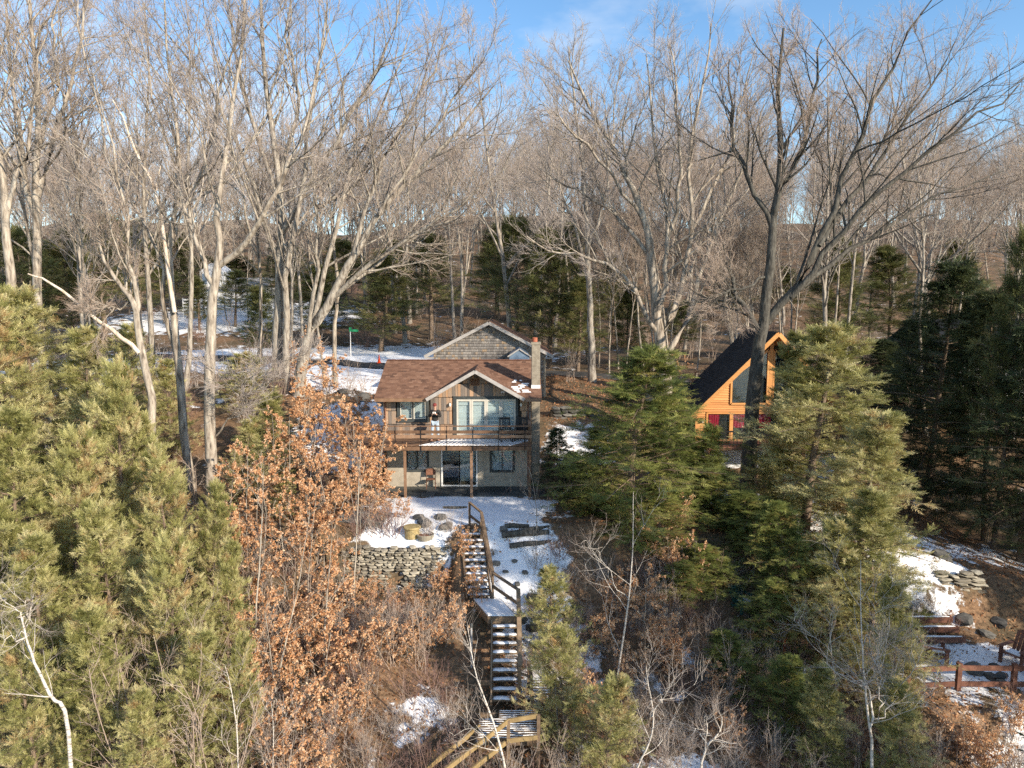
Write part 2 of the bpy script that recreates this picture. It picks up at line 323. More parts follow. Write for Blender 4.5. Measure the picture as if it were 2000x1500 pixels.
# ---------------------------------------------------------------- terrain
rng = np.random.default_rng(11)
_wv = [(rng.uniform(-1,1), rng.uniform(-1,1), rng.uniform(0,6.28)) for _ in range(24)]
def vnoise(x, y, sc, o=0):
    s = 0
    for a, b, c in _wv[o:o+8]:
        k = sc * (0.6 + abs(a) * 1.2); s = s + np.sin(x*k*(a+0.2)*1.7 + y*k*b*1.7 + c)
    return s / 5.0
def smooth(a, b, t):
    t = np.clip((t - a) / (b - a), 0, 1); return t * t * (3 - 2 * t)
PY = [-60,5,12,17,20,22,25,27.2,28.2,34.3,36,38,42,48,60,75,95,130,170,215,300,420,900]
PZ = [-13,-10,-7.6,-5.5,-4.75,-4.25,-2.85,-0.9,-0.04,0,0.7,1.9,3.0,3.6,3.85,4.6,7.6,14.5,24.0,34.0,34,0,-30]
def ground_h(x, y):
    x = np.asarray(x, float); y = np.asarray(y, float)
    yy = y - 4.5*smooth(6, 10, x)*smooth(32.5, 36, y)*(1-smooth(50, 64, y))
    z = np.interp(yy, PY, PZ)
    wy = smooth(14, 22, y) * (1 - smooth(44, 62, y))
    z = z - wy * (np.clip(x - 4, 0, 10) * 0.10 + np.clip(x - 15.5, 0, 9) * 0.27 * (1-smooth(36,48,y)))
    # flat terrace low on the right
    tr = smooth(12.0, 13.5, x) * smooth(20.5, 21.5, y) * (1 - smooth(25.5, 27.5, y))
    z = z * (1 - tr) + (-3.95 + 0.06*(y-23)) * tr
    # cut below the dry stone wall
    rw = smooth(-7.8, -7.0, x) * (1 - smooth(-2.6, -2.2, x))
    low = np.interp(y, [20, 25, 27.35, 27.55, 28.4], [-4.75, -3.0, -2.45, -0.75, -0.2])
    k = rw * smooth(20, 24, y) * (1 - smooth(28.2, 28.9, y))
    z = z * (1 - k) + low * k
    # left bank climbs a little more
    z = z + smooth(-9, -16, x) * wy * 0.4 * smooth(26, 32, y)
    # hills far off
    z = z + smooth(150, 200, y) * (2.2*np.sin(x*0.055+1.0) + 1.3*np.sin(x*0.12+y*0.05)) + smooth(60, 130, y) * (1.6 * np.sin(x * 0.02 + 0.6) - 0.018 * np.clip(x, -20, 120) )
    rough = 0.16 * vnoise(x, y, 1.1) + 0.06 * vnoise(x, y, 3.5, 8)
    flat = (1 - smooth(-8.5,-7,x)*(1-smooth(1.2,2.5,x))*smooth(27.6,28.2,y)*(1-smooth(34,35,y))*0.94)
    z = z + rough * flat * smooth(-5, 10, y) * (1 - 0.7*tr)
    return z
def H(x, y): return float(ground_h(x, y))
def snow_at(x, y):
    def blob(cx, cy, rx, ry, a): return a * np.exp(-(((x-cx)/rx)**2 + ((y-cy)/ry)**2) ** 1.6)
    s = 0.30 + 0.10 * vnoise(x, y, 0.35, 16)
    for b in [(-2.2,30.4,3.6,2.2,0.85),(0.2,27,1.8,2.0,0.42),(1.0,24.5,1.6,3.0,0.34),(-8.5,39,3.0,3.5,0.6),(-11,50,6,6,0.5),(-14,58,14,5.5,0.75),(-13,68,16,6,0.62),
              (-26,64,14,8,0.45),(-30,56,12,8,0.35),(-3.2,21.5,1.8,1.6,0.28),(-4.5,18.5,2.0,1.2,0.22),(3.5,38,2.0,2.5,0.42),(12,33,5,4,0.45),(16.5,24,2.8,1.7,0.7),(18.6,30,1.8,3.0,0.26),
              (22,32,3,5,0.25),(16.5,27.5,3,1.2,0.4),(5.2,19.0,1.6,1.4,0.5),(-36,92,16,10,0.6),(17,20.5,2.6,1.2,0.4),(-4.3,28.1,1.9,0.7,0.5)]:
        s = s + blob(*b)
    s = s - blob(3.5,47,5,6,0.45) - blob(20.5,27.5,2,2,0.5) - blob(-6.2,24.5,3,3,0.2)
    return np.clip(s, 0, 1.4)
def axis(lo, hi, fine_lo, fine_hi, step, grow):
    a = list(np.arange(fine_lo, fine_hi, step)); d = step
    while a[-1] < hi: d *= grow; a.append(a[-1] + d)
    d = step
    while a[0] > lo: d *= grow; a.insert(0, a[0] - d)
    return np.array(a)
xs = axis(-900, 900, -24, 26, 0.30, 1.09); ys = axis(-60, 1100, 15, 52, 0.30, 1.07)
GX, GY = np.meshgrid(xs, ys); GZ = ground_h(GX, GY)
nx, ny = len(xs), len(ys)
idx = np.arange(nx*ny).reshape(ny, nx)
quads = np.stack([idx[:-1,:-1], idx[:-1,1:], idx[1:,1:], idx[1:,:-1]], -1).reshape(-1, 4)
gm = npmesh('ground', np.stack([GX, GY, GZ], -1).reshape(-1, 3), quads, M['ground'], smooth=True)
a = gm.attributes.new('snow', 'FLOAT', 'POINT'); a.data.foreach_set('value', snow_at(GX, GY).ravel().astype(np.float32))
tag(link('ground', gm), kind='structure')
tag(MB().add([(-900,-900,-7.6),(900,-900,-7.6),(900,13.5,-7.6),(-900,13.5,-7.6)], [(0,1,2,3)]).build('lake_water', M['water']), kind='structure')
def drape(name, mat, cl, width, lift, n=60, m=8):
    """ribbon laid along a centre line on the ground"""
    t = np.linspace(0, 1, n); c = np.array(cl, float); tt = np.linspace(0, 1, len(c))
    cx = np.interp(t, tt, c[:,0]); cy = np.interp(t, tt, c[:,1]); dx = np.gradient(cx); dy = np.gradient(cy); l = np.hypot(dx, dy)
    o = np.linspace(-0.5, 0.5, m) * width
    X = cx[:,None] - (dy/l)[:,None]*o; Y = cy[:,None] + (dx/l)[:,None]*o
    Z = ground_h(X, Y) + lift
    i = np.arange(n*m).reshape(n, m)
    q = np.stack([i[:-1,:-1], i[:-1,1:], i[1:,1:], i[1:,:-1]], -1).reshape(-1,4)
    return tag(link(name, npmesh(name, np.stack([X,Y,Z],-1).reshape(-1,3), q, mat, smooth=True)), kind='structure')
drape('road', M['asphalt'], [(-70,66),(-40,65.5),(-24,64.5),(-15,61.5),(-9,57.5),(-4,54.5),(4,53),(14,54)], 3.4, 0.05)
drape('gravel_terrace', M['gravel'], [(-7.2,29.2),(-6.2,29.1),(-5.2,28.9)], 1.3, 0.04, 16, 12)
pt = tag(MB().box(-6.9,1.6,32.2,33.98,-0.3,-0.03).build('patio', M['soil']), kind='structure')
for i in range(13):
    for j in range(3):
        x0 = -6.85 + i*0.65 + (j % 2)*0.18; MB().box(x0, min(x0+0.63,1.6), 32.22+j*0.58, 32.22+j*0.58+0.56, -0.1, 0.028+rnd.uniform(0,0.012)).build('flagstone', M['slate'], pt)

# ---------------------------------------------------------------- branching wood
def norm(a): return a / np.maximum(np.linalg.norm(a, axis=-1, keepdims=True), 1e-9)
def grow(st, dr, ln, K, wander, up, g):
    n = len(st); p = np.zeros((n, K, 3)); p[:,0] = st; d = norm(dr); seg = (ln / (K-1))[:,None]
    for k in range(1, K):
        d = norm(d + g.normal(0, wander, (n,3)) + np.array([0,0,up])); p[:,k] = p[:,k-1] + d*seg
    return p
def kids(p, r, cnt, t0, t1, ang, sd, lf, rf, g, flat=0.0, lmin=0.0, endboost=0.5):
    n, K, _ = p.shape; ln = np.linalg.norm(np.diff(p, axis=1), axis=2).sum(1)
    t = t0 + (t1-t0) * (np.arange(cnt)[None,:] + g.uniform(0,1,(n,cnt))) / cnt
    f = t*(K-1); i = np.minimum(f.astype(int), K-2); u = (f-i)[...,None]; ar = np.arange(n)[:,None]
    pos = p[ar,i]*(1-u) + p[ar,i+1]*u; tan = norm(p[ar,i+1]-p[ar,i]); rad = r[ar,i]*(1-u[...,0]) + r[ar,i+1]*u[...,0]
    v = g.normal(0,1,(n,cnt,3)); v[...,2] *= (1-flat); pr = norm(v - (v*tan).sum(-1,keepdims=True)*tan)
    a = np.radians(ang + g.normal(0, sd, (n,cnt)))[...,None]
    d = np.cos(a)*tan + np.sin(a)*pr
    L_ = np.maximum(ln[:,None]*lf*(1-endboost*t)*g.uniform(0.6,1.25,(n,cnt)), lmin)
    return pos.reshape(-1,3), d.reshape(-1,3), L_.ravel(), (rad*rf).ravel()
def tubes(p, r, Sd):
    n, K, _ = p.shape
    tn = np.zeros_like(p); tn[:,1:-1] = p[:,2:]-p[:,:-2]; tn[:,0] = p[:,1]-p[:,0]; tn[:,-1] = p[:,-1]-p[:,-2]; tn = norm(tn)
    ref = np.where(np.abs(tn[...,2:3]) > 0.9, np.array([1.0,0,0]), np.array([0,0,1.0])); a = norm(np.cross(tn, ref)); b = np.cross(tn, a)
    th = 2*np.pi*np.arange(Sd)/Sd
    V = p[:,:,None,:] + (a[:,:,None,:]*np.cos(th)[:,None] + b[:,:,None,:]*np.sin(th)[:,None]) * r[:,:,None,None]
    ix = np.arange(n*K*Sd).reshape(n,K,Sd); nx_ = np.roll(ix,-1,axis=2)
    F_ = np.stack([ix[:,:-1], nx_[:,:-1], nx_[:,1:], ix[:,1:]], -1).reshape(-1,4)
    return V.reshape(-1,3), F_
def merge(parts):
    Vs=[];Fs=[];o=0
    for V,F_ in parts: Vs.append(V); Fs.append(F_+o); o+=len(V)
    return np.concatenate(Vs), np.concatenate(Fs)
def taper(r0, K, end): return r0[:,None] * np.linspace(1, end, K)[None,:]
def resample(pts, K):
    pts = np.array(pts, float); m = len(pts)
    ex = np.vstack([2*pts[0]-pts[1], pts, 2*pts[-1]-pts[-2]])
    out = []
    for f in np.linspace(0, m-1-1e-6, K):
        i = int(f); t = f-i; p0,p1,p2,p3 = ex[i:i+4]
        out.append(0.5*((2*p1)+(-p0+p2)*t+(2*p0-5*p1+4*p2-p3)*t*t+(-p0+3*p1-3*p2+p3)*t**3))
    return np.array(out)
def crown_of(lv, rv, g, n2, n3, n4, lf2, lf3, lf4, up=0.045, a2=37, t0=0.18, twig=0.0065, wander=0.085, lmax2=7):
    """three more orders of branching on limbs lv (n,K,3)"""
    wood=[]; fine=[]
    s,d,l,r = kids(lv, rv, n2, t0, 0.99, a2, 9, lf2, 0.5, g); l = np.minimum(l, lmax2); r = np.clip(r, min(0.016,twig*2), 0.055)
    p2 = grow(s,d,l,7,wander,up,g); r2 = taper(r,7,0.3); wood.append(tubes(p2,r2,4))
    s,d,l,r = kids(p2, r2, n3, 0.12, 1.0, 30, 10, lf3, 0.55, g, lmin=0.5); r = np.clip(r, min(0.009,twig*1.4), 0.018)
    p3 = grow(s,d,l,5,wander*1.1,up,g); r3 = taper(r,5,0.4); fine.append(tubes(p3,r3,3))
    s,d,l,r = kids(p3, r3, n4, 0.15, 1.0, 31, 12, lf4, 0.6, g, lmin=0.3); r = np.clip(r, twig*0.7, twig*1.1)
    p4 = grow(s,d,l,2,wander*1.3,up,g); r4 = taper(r,2,0.4); fine.append(tubes(p4,r4,3))
    return wood, fine
def bare_proto(seed, Ht, spread, nl, r0, fork=0.3, n=(9,8,6), lean=0.0):
    """generic forest tree: trunk that carries on, with rising limbs"""
    g = np.random.default_rng(seed)
    tr = grow(np.zeros((1,3)), np.array([[lean,0.02,1.0]]), np.array([Ht*0.97]), 12, 0.055, 0.06, g); rt = taper(np.array([r0]),12,0.10); rt[:,0] *= 1.3
    s,d,l,r = kids(tr, rt, nl, fork, 0.9, spread, 7, 0.55, 0.6, g, endboost=0.6)
    p1 = grow(s,d,l,9,0.11,0.05,g); r1 = taper(np.clip(r,0.035,0.2),9,0.2)
    wood = [tubes(tr,rt,8), tubes(p1,r1,5)]
    lv = np.concatenate([p1, resample(tr[0,5:],9)[None]]); rv = np.concatenate([r1, np.linspace(rt[0,5],rt[0,-1],9)[None]])
    w2, f2 = crown_of(lv, rv, g, *n, 0.42, 0.5, 0.5)
    return merge(wood+w2), merge(f2)
def tree_obj(name, loc, label, group, wood, fine, mw, mf, cat='tree', rz=0):
    e = empty(name, loc, label, cat, group, rz)
    link('trunk', npmesh('trunk', wood[0], wood[1], mw, smooth=True), e)
    tag(link('crown', npmesh('crown', fine[0], fine[1], mf), e), kind='stuff')
    return e
fr = random.Random(5)
BASE = {}
def place(proto, x, y, s, rz, sz=None, label=None, group=None, first=[None]):
    if proto.get('used') is None: proto['used'] = 1; BASE[proto.name] = (proto['label'], proto.get('group')); o = proto
    else: o = copy_tree(proto); o['label'], o['group'] = BASE[proto.name]
    o.location = (x, y, H(x,y)-0.12*s); o.rotation_euler = (fr.gauss(0,0.04),fr.gauss(0,0.04),rz); o.scale = (s,s,sz or s)
    if label: o['label'] = label
    if group: o['group'] = group
    return o
def clean(): 
    for o in COL.objects:
        if 'used' in o: del o['used']

# hero trees, limb by limb
def hero(name, label, trunk, tr, limbs, mw, mf, seed, n=(11,9,6), K=12, extra=None, group=None, twig=0.0065, lf=(0.42,0.5,0.5), lmax2=6.5, t0=0.25, cat='tree', slimt=False):
    g = np.random.default_rng(seed)
    T = [P(*q) for q in trunk]; b = T[0].copy(); gz = H(b[0],b[1])
    if b[2] > gz-0.1: T.insert(0, np.array([b[0],b[1],gz-0.25]))
    base = np.array([T[0][0], T[0][1], gz])
    tp = resample(T, 18) - base; rt = np.linspace(tr[0]*0.9, tr[1]*0.7, 18) ; rt[0] *= 1.35; rt[1] *= 1.1
    tp[2:] += g.normal(0, tr[0]*0.12, tp[2:].shape)
    wood = [tubes(tp[None], rt[None], 10)]
    lv=[]; rv=[]
    for pts, ra, rb in limbs:
        q = resample([P(*c) for c in pts], K) - base
        q[1:] += g.normal(0, 0.10, q[1:].shape)
        # root the limb on the trunk
        j = np.argmin(np.linalg.norm(tp - q[0], axis=1))
        ra, rb = ra*0.92, rb*0.75; rr = np.linspace(ra, rb, K); wood.append(tubes(q[None], rr[None], 7)); lv.append(q); rv.append(rr)
    h = 3 if slimt else len(tp)//2; lv.append(resample(tp[h:],K)); rv.append(np.linspace(rt[h],rt[-1],K))
    lv = np.array(lv); rv = np.array(rv)
    # side limbs leaving the main limbs
    s,d,l,r = kids(lv, rv, 4 if slimt else 6, 0.15, 0.85, 38, 9, 0.55, 0.5, g); l = np.minimum(l, 9); p1 = grow(s,d,l,K,0.09,0.035,g); r1 = taper(np.clip(r,0.006,0.012) if slimt else np.clip(r,0.025,0.075),K,0.2)
    wood.append(tubes(p1,r1,5)); lv2 = np.concatenate([lv,p1]); rv2 = np.concatenate([rv,r1])
    w2, f2 = crown_of(lv2, rv2, g, *n, *lf, t0=t0, twig=twig, lmax2=lmax2)
    e = tree_obj(name, base, label, group, merge(wood+w2), merge(f2), mw, mf, cat)
    if extra:
        for nm, pts, ra, rb, mat, lab in extra:
            q = resample([P(*c) for c in pts], 12) - base; q[1:-1] += g.normal(0,0.03,q[1:-1].shape)
            V,F_ = tubes(q[None], np.linspace(ra,rb,12)[None], 7); o = link(nm, npmesh(nm,V,F_,mat,smooth=True), e); tag(o, lab)
    return e
def Yp(Y, *uv): return [(u, v, Y + (uv[i][2] if len(uv[i])>2 else 0)) for i,(u,v) in enumerate([q[:2] for q in uv])]
hn = (8, 7, 5)
hero('straight_oak', 'tall straight grey oak rising from the olive hemlock thicket', Yp(30,(415,1115),(412,900),(410,700),(418,560),(430,490),(428,400),(440,280,.4),(470,120,.8),(480,-40,1)), (0.30,0.05),
  [(Yp(30,(426,520),(480,475,-.3),(520,410,-.6),(560,330,-.8),(590,250,-.8),(625,120,-.6),(640,0,-.4)),0.15,0.035),
   (Yp(30,(418,560),(392,500),(370,440,.5),(345,340,1),(300,200,1.4),(270,70,1.6)),0.12,0.03),
   (Yp(30,(414,860),(470,790,-.4),(515,750,-.8),(570,680,-1)),0.05,0.015)], M['bark_pale'], M['twig'], 1, hn)
hero('leaning_oak', 'slightly leaning grey oak with a pale barkless dead limb', Yp(32,(388,1060),(372,940),(358,820),(350,720),(340,620),(335,560),(332,480),(345,400),(350,300),(332,150),(320,0)), (0.25,0.05),
  [(Yp(32,(350,710),(325,600),(312,500),(260,400,.6),(210,280,1),(170,120,1.5),(150,-20,1.7)),0.12,0.03),
   (Yp(32,(333,480),(370,380),(420,260,-.5),(440,120,-.8),(470,0,-1)),0.12,0.03)], M['bark_pale'], M['twig'], 2, hn,
  extra=[('dead_limb', Yp(31.7,(341,610),(322,480),(300,370),(268,300),(240,235),(220,195)),0.10,0.025,M['dead_wood'],'pale barkless dead limb pointing up'),
         ('dead_limb', Yp(31.7,(301,375),(310,340),(318,290)),0.05,0.015,M['dead_wood'],None)])
hero('forked_oak', 'leaning oak with lichened forked top and long drooping dead limb', Yp(29,(318,950),(300,850),(288,740),(268,640),(262,600),(250,575),(215,530),(195,470),(188,430)), (0.23,0.05),
  [(Yp(29,(265,620),(268,565),(256,500),(248,430),(220,300,.4),(190,160,.8)),0.11,0.03),
   (Yp(29,(255,590),(230,600),(200,605),(160,595)),0.05,0.015)], M['bark_pale'], M['twig_warm'], 3, (5,7,5),
  extra=[('dead_limb', Yp(28.9,(272,690),(235,655),(190,625),(130,575),(85,545),(55,535)),0.10,0.03,M['dead_wood'],'bare dead limb slanting down to the trunk')])
hero('vase_oak', 'tall oak with rising limbs beside the boulder pile', Yp(36,(75,640),(72,480),(70,350),(75,200),(60,50),(55,-60)), (0.30,0.07),
  [(Yp(36,(72,470),(40,300),(20,120),(5,-60)),0.16,0.04),(Yp(36,(70,400),(112,260),(150,100),(172,-50)),0.16,0.04),(Yp(36,(72,300),(100,180),(105,60),(110,-60)),0.12,0.03)], M['bark_pale'], M['twig_warm'], 4, hn)
hero('edge_oak', 'thick pale oak beyond the boulder pile', Yp(33,(25,640),(18,520),(10,400),(-5,280),(-20,150),(-30,-40)), (0.30,0.08),
  [(Yp(33,(12,430),(40,320),(62,220),(90,60)),0.14,0.04)], M['bark_pale'], M['twig'], 5, (6,7,5))
hero('twin_oak', 'massive oak by the snowy road, limbs spread like a fan', Yp(44,(540,790),(540,680),(545,560),(548,450),(545,330),(520,180),(512,50),(505,-90)), (0.40,0.07),
  [(Yp(44,(562,770,-.4),(558,600,-.5),(575,440,-.7),(600,300,-.8),(620,150,-1),(640,0,-1)),0.26,0.05),
   (Yp(44,(545,520),(500,380),(440,230,.6),(380,120,1),(285,10,1.5)),0.19,0.04),(Yp(44,(548,460),(620,330,-1),(700,200,-1.5),(760,80,-2),(785,-10,-2)),0.19,0.04),
   (Yp(44,(545,400),(490,220,.6),(455,80,1),(440,-60,1)),0.17,0.04),(Yp(44,(550,490),(640,400,1),(720,330,1.6),(800,230,2)),0.15,0.03),(Yp(44,(547,350),(585,200),(560,60),(575,-60)),0.15,0.04)],
  M['bark_grey'], M['twig'], 6, hn)
hero('spreading_oak', 'wide spreading oak, limbs sweeping over the cabin drive', Yp(43,(585,765),(592,700),(612,640),(650,580),(690,500),(740,420,.3),(820,330,.6),(900,250,.9),(965,170,1)), (0.46,0.06),
  [(Yp(43,(610,640),(640,520),(660,420),(700,300,.7),(760,180,1.4),(800,60,2)),0.2,0.04),(Yp(43,(640,592),(720,520,-.6),(820,450,-1.2),(900,400,-1.6),(985,330,-2)),0.18,0.035),
   (Yp(43,(690,500),(725,380),(790,240),(850,130),(875,60)),0.17,0.035),(Yp(43,(650,580),(760,500,1),(850,440,1.5),(935,415,2)),0.14,0.03),(Yp(43,(602,665),(620,500,-1),(612,380,-1.5),(600,250,-2)),0.16,0.04),
   (Yp(43,(740,420),(830,280),(910,160),(930,110)),0.12,0.03)], M['bark_grey'], M['twig_warm'], 7, hn)
hero('fan_oak', 'pale grey oak fanning into many limbs between cabin and chalet', Yp(41,(1305,780),(1293,690),(1282,630),(1275,540),(1262,440),(1230,360),(1200,300),(1150,200),(1110,120)), (0.46,0.06),
  [(Yp(41,(1285,650),(1250,592,-.5),(1200,530,-1),(1140,500,-1.5),(1075,490,-2),(1030,470,-2)),0.16,0.04),
   (Yp(41,(1283,620),(1300,530),(1300,420),(1275,250),(1262,100)),0.2,0.04),(Yp(41,(1290,660),(1330,560),(1350,450),(1350,300),(1372,150),(1392,40)),0.22,0.04),
   (Yp(41,(1300,700),(1345,620),(1375,520),(1420,400),(1470,280),(1520,170)),0.2,0.04),(Yp(41,(1268,500),(1200,420,.6),(1120,370,1),(1055,330,1.4)),0.14,0.03),
   (Yp(41,(1300,480),(1332,350,-.5),(1322,200,-1),(1312,80,-1.2)),0.15,0.03),(Yp(41,(1262,440),(1180,320,-1),(1100,240,-1.6),(1050,200,-2)),0.12,0.03),(Yp(41,(1350,450),(1420,320,1),(1450,200,1.4),(1480,90,1.8)),0.13,0.03)],
  M['bark_pale'], M['twig'], 8, hn)
hero('dark_oak', 'dark barked oak standing right before the orange chalet', Yp(34.5,(1462,935),(1468,800),(1482,690),(1496,600),(1505,500),(1515,400),(1525,300),(1520,180),(1530,60)), (0.46,0.07),
  [(Yp(34.5,(1490,650),(1455,600,.3),(1428,552,.5),(1400,480,.8),(1390,380,1)),0.17,0.04),
   (Yp(34.5,(1497,630),(1555,565,-.4),(1600,480,-.8),(1640,380,-1),(1685,240,-1),(1745,120,-1),(1815,-10,-1)),0.24,0.04),
   (Yp(34.5,(1545,580,-.3),(1620,490,-.6),(1700,400,-1),(1800,310,-1.5),(1900,230,-2),(1995,165,-2)),0.17,0.035),
   (Yp(34.5,(1560,565,-.4),(1650,500,.5),(1750,430,1),(1850,375,1.5),(1960,330,2)),0.15,0.03),(Yp(34.5,(1512,420),(1560,300),(1592,180),(1605,70)),0.17,0.035),
   (Yp(34.5,(1510,450),(1450,330,.6),(1432,220,1),(1422,110,1.2)),0.15,0.035),(Yp(34.5,(1500,540),(1440,565,-.8),(1390,585,-1.2),(1345,592,-1.5)),0.08,0.025),
   (Yp(34.5,(1600,480,-.8),(1700,330,.2),(1780,220,.6),(1870,80,1)),0.13,0.03)], M['bark_dark'], M['twig_warm'], 9, hn)
hero('slim_oak', 'slim grey tree on the bank above the stone sapling slope', Yp(46,(655,765),(653,650),(660,560),(650,450),(662,300),(672,150)), (0.17,0.04), [(Yp(46,(656,600),(690,480),(720,360)),0.07,0.02)], M['bark_pale'], M['twig_warm'], 12, (5,6,5))
hero('shadowed_oak', 'dark straight tree beside the cabin drive, right of the chimney', Yp(50,(1157,760),(1152,620),(1148,500),(1140,350),(1122,200),(1110,90)), (0.30,0.05),
  [(Yp(50,(1150,560),(1120,440),(1080,320),(1050,220)),0.12,0.03),(Yp(50,(1148,500),(1180,380),(1200,240),(1210,120)),0.12,0.03)], M['bark_grey'], M['twig'], 13, hn)

# forest behind: six tree shapes, each stood many times
protos = []
specs = [(21, 24, 38, 14, 0.20, 0.28), (22, 22, 32, 13, 0.16, 0.36), (23, 25, 46, 15, 0.23, 0.24), (24, 20, 28, 12, 0.12, 0.4), (25, 22, 50, 14, 0.18, 0.28), (26, 25, 27, 14, 0.16, 0.33)]
plab = ['bare grey forest tree with medium spreading crown on the wooded hill', 'bare forest tree with high forked crown on the wooded hill', 'broad crowned bare tree with thick trunk on the wooded hill',
        'slender bare tree with narrow brushy crown on the wooded hill', 'wide branching bare tree with low limbs on the wooded hill', 'tall bare tree with steep upright limbs on the wooded hill']
for i, (sd, ht, sp, nl, r0, fk) in enumerate(specs):
    wd, fn = bare_proto(sd, ht, sp, nl, r0, fk, (8,9,6))
    protos.append(tree_obj(['forest_oak','forest_maple','forest_oak','forest_ash','forest_oak','forest_maple'][i], (0,0,0), plab[i], 'bare trees of the wood behind the road', wd, fn,
                  [M['bark_grey'],M['bark_pale'],M['bark_grey'],M['bark_pale'],M['bark_dark'],M['bark_grey']][i], [M['twig'],M['twig_warm'],M['twig'],M['twig_warm'],M['twig'],M['twig_warm']][i]))
spots = []
def far_wood():
    for k in range(175):
        y = fr.uniform(140, 240); x = fr.uniform(-0.85, 0.85) * y
        place(protos[fr.randrange(6)], x, y, fr.uniform(0.8, 1.05), fr.uniform(0, 6.28))
def far_enough(x, y, d): return all((x-a)**2 + (y-b)**2 > d*d for a, b in spots)
def road_y(x): return np.interp(x, [-70,-40,-24,-15,-9,-4,4,14], [66,65.5,64.5,61.5,57.5,54.5,53,54])
tries = 0
while len(spots) < 280 and tries < 16000:
    tries += 1
    y = 52 + (fr.random()**0.75) * 125; x = fr.uniform(-0.86, 0.86) * y + fr.uniform(-4, 4)
    if abs(y - road_y(x)) < 4.5 and x < 16: continue
    if -9 < x < 6 and y < 60: continue
    if -58 < x < -30 and 80 < y < 104: continue
    if x < -8 and y < 58: continue
    if -0.12*y < x < 0.02*y and y < 85 and fr.random() < 0.6: continue
    if not far_enough(x, y, 4.3): continue
    spots.append((x, y))
for x, y in spots:
    i = fr.randrange(6); place(protos[i], x, y, fr.uniform(0.8, 1.12), fr.uniform(0, 6.28))
near = [(7+fr.random()*13, 47+fr.random()*16, 3, fr.uniform(.55,.8)) for _ in range(26)] + [(-13,49,3,.75),(-17,47,1,.85),(-20,43,5,1.0),(-24,47,0,1.0),(-23,38,3,.9),(-30,50,2,1.0),(-28,42,1,1.0),(-33,44,5,1.05),(9,50,3,.9),(12,57,1,.9),(17,50,5,.95),(21,47,0,.95),(26,44,1,.95),(30,50,2,1.),(24,54,3,1.),(6.5,60,5,.95),(33,43,3,.9),(-16,54,5,.9)]
near = [q for q in near if not (7.5 < q[0] < 19.5 and q[1] < 50.5)]
for x, y, i, s in near: place(protos[i], x, y, s, fr.uniform(0, 6.28))

far_wood()
# ---------------------------------------------------------------- evergreens
def spray_template(nside=5, wid=0.062):
    V=[];F_=[]
    def leaf(x,y,ang,l,wd,z0,z1):
        c,s_=math.cos(ang),math.sin(ang); b=len(V)
        V.extend([(x,y,z0),(x+c*l*.45-s_*wd*.5,y+s_*l*.45+c*wd*.5,(z0+z1)/2),(x+c*l,y+s_*l,z1),(x+c*l*.45+s_*wd*.5,y+s_*l*.45-c*wd*.5,(z0+z1)/2)]); F_.append((b,b+1,b+2,b+3))
    for i in range(nside):
        t=(i+0.5)/nside; l=0.42*(1-0.62*t)
        for sg in (1,-1): leaf(t*0.8, 0, sg*(0.95-0.35*t), l, wid*(1-0.3*t), 0.0, -0.05+0.09*((i*7+sg)%3-1))
    leaf(0,0,0,1.0,wid*0.8,0,-0.06); leaf(0.75,0,0,0.35,wid*1.1,-0.04,-0.02)
    return np.array(V), np.array(F_)
TV, TF = spray_template()
def sprays(pos, dr, ln, up, g, bt=None):
    """bake sprays: forward dr, length ln"""
    n=len(pos); f=norm(dr); u=norm(np.array([0,0,1.0])*up + g.normal(0,0.45,(n,3))); sd=norm(np.cross(u,f)); u=np.cross(f,sd)
    A = f[:,None,:]*TV[None,:,0:1] + sd[:,None,:]*TV[None,:,1:2] + u[:,None,:]*TV[None,:,2:3]
    V = pos[:,None,:] + A*ln[:,None,None]
    F_ = (TF[None] + (np.arange(n)*len(TV))[:,None,None]).reshape(-1,4)
    tint = np.repeat(np.clip(g.normal(0.5,0.22,n) if bt is None else bt + g.normal(0,0.14,n),0,1), len(TV))
    return V.reshape(-1,3), F_, tint
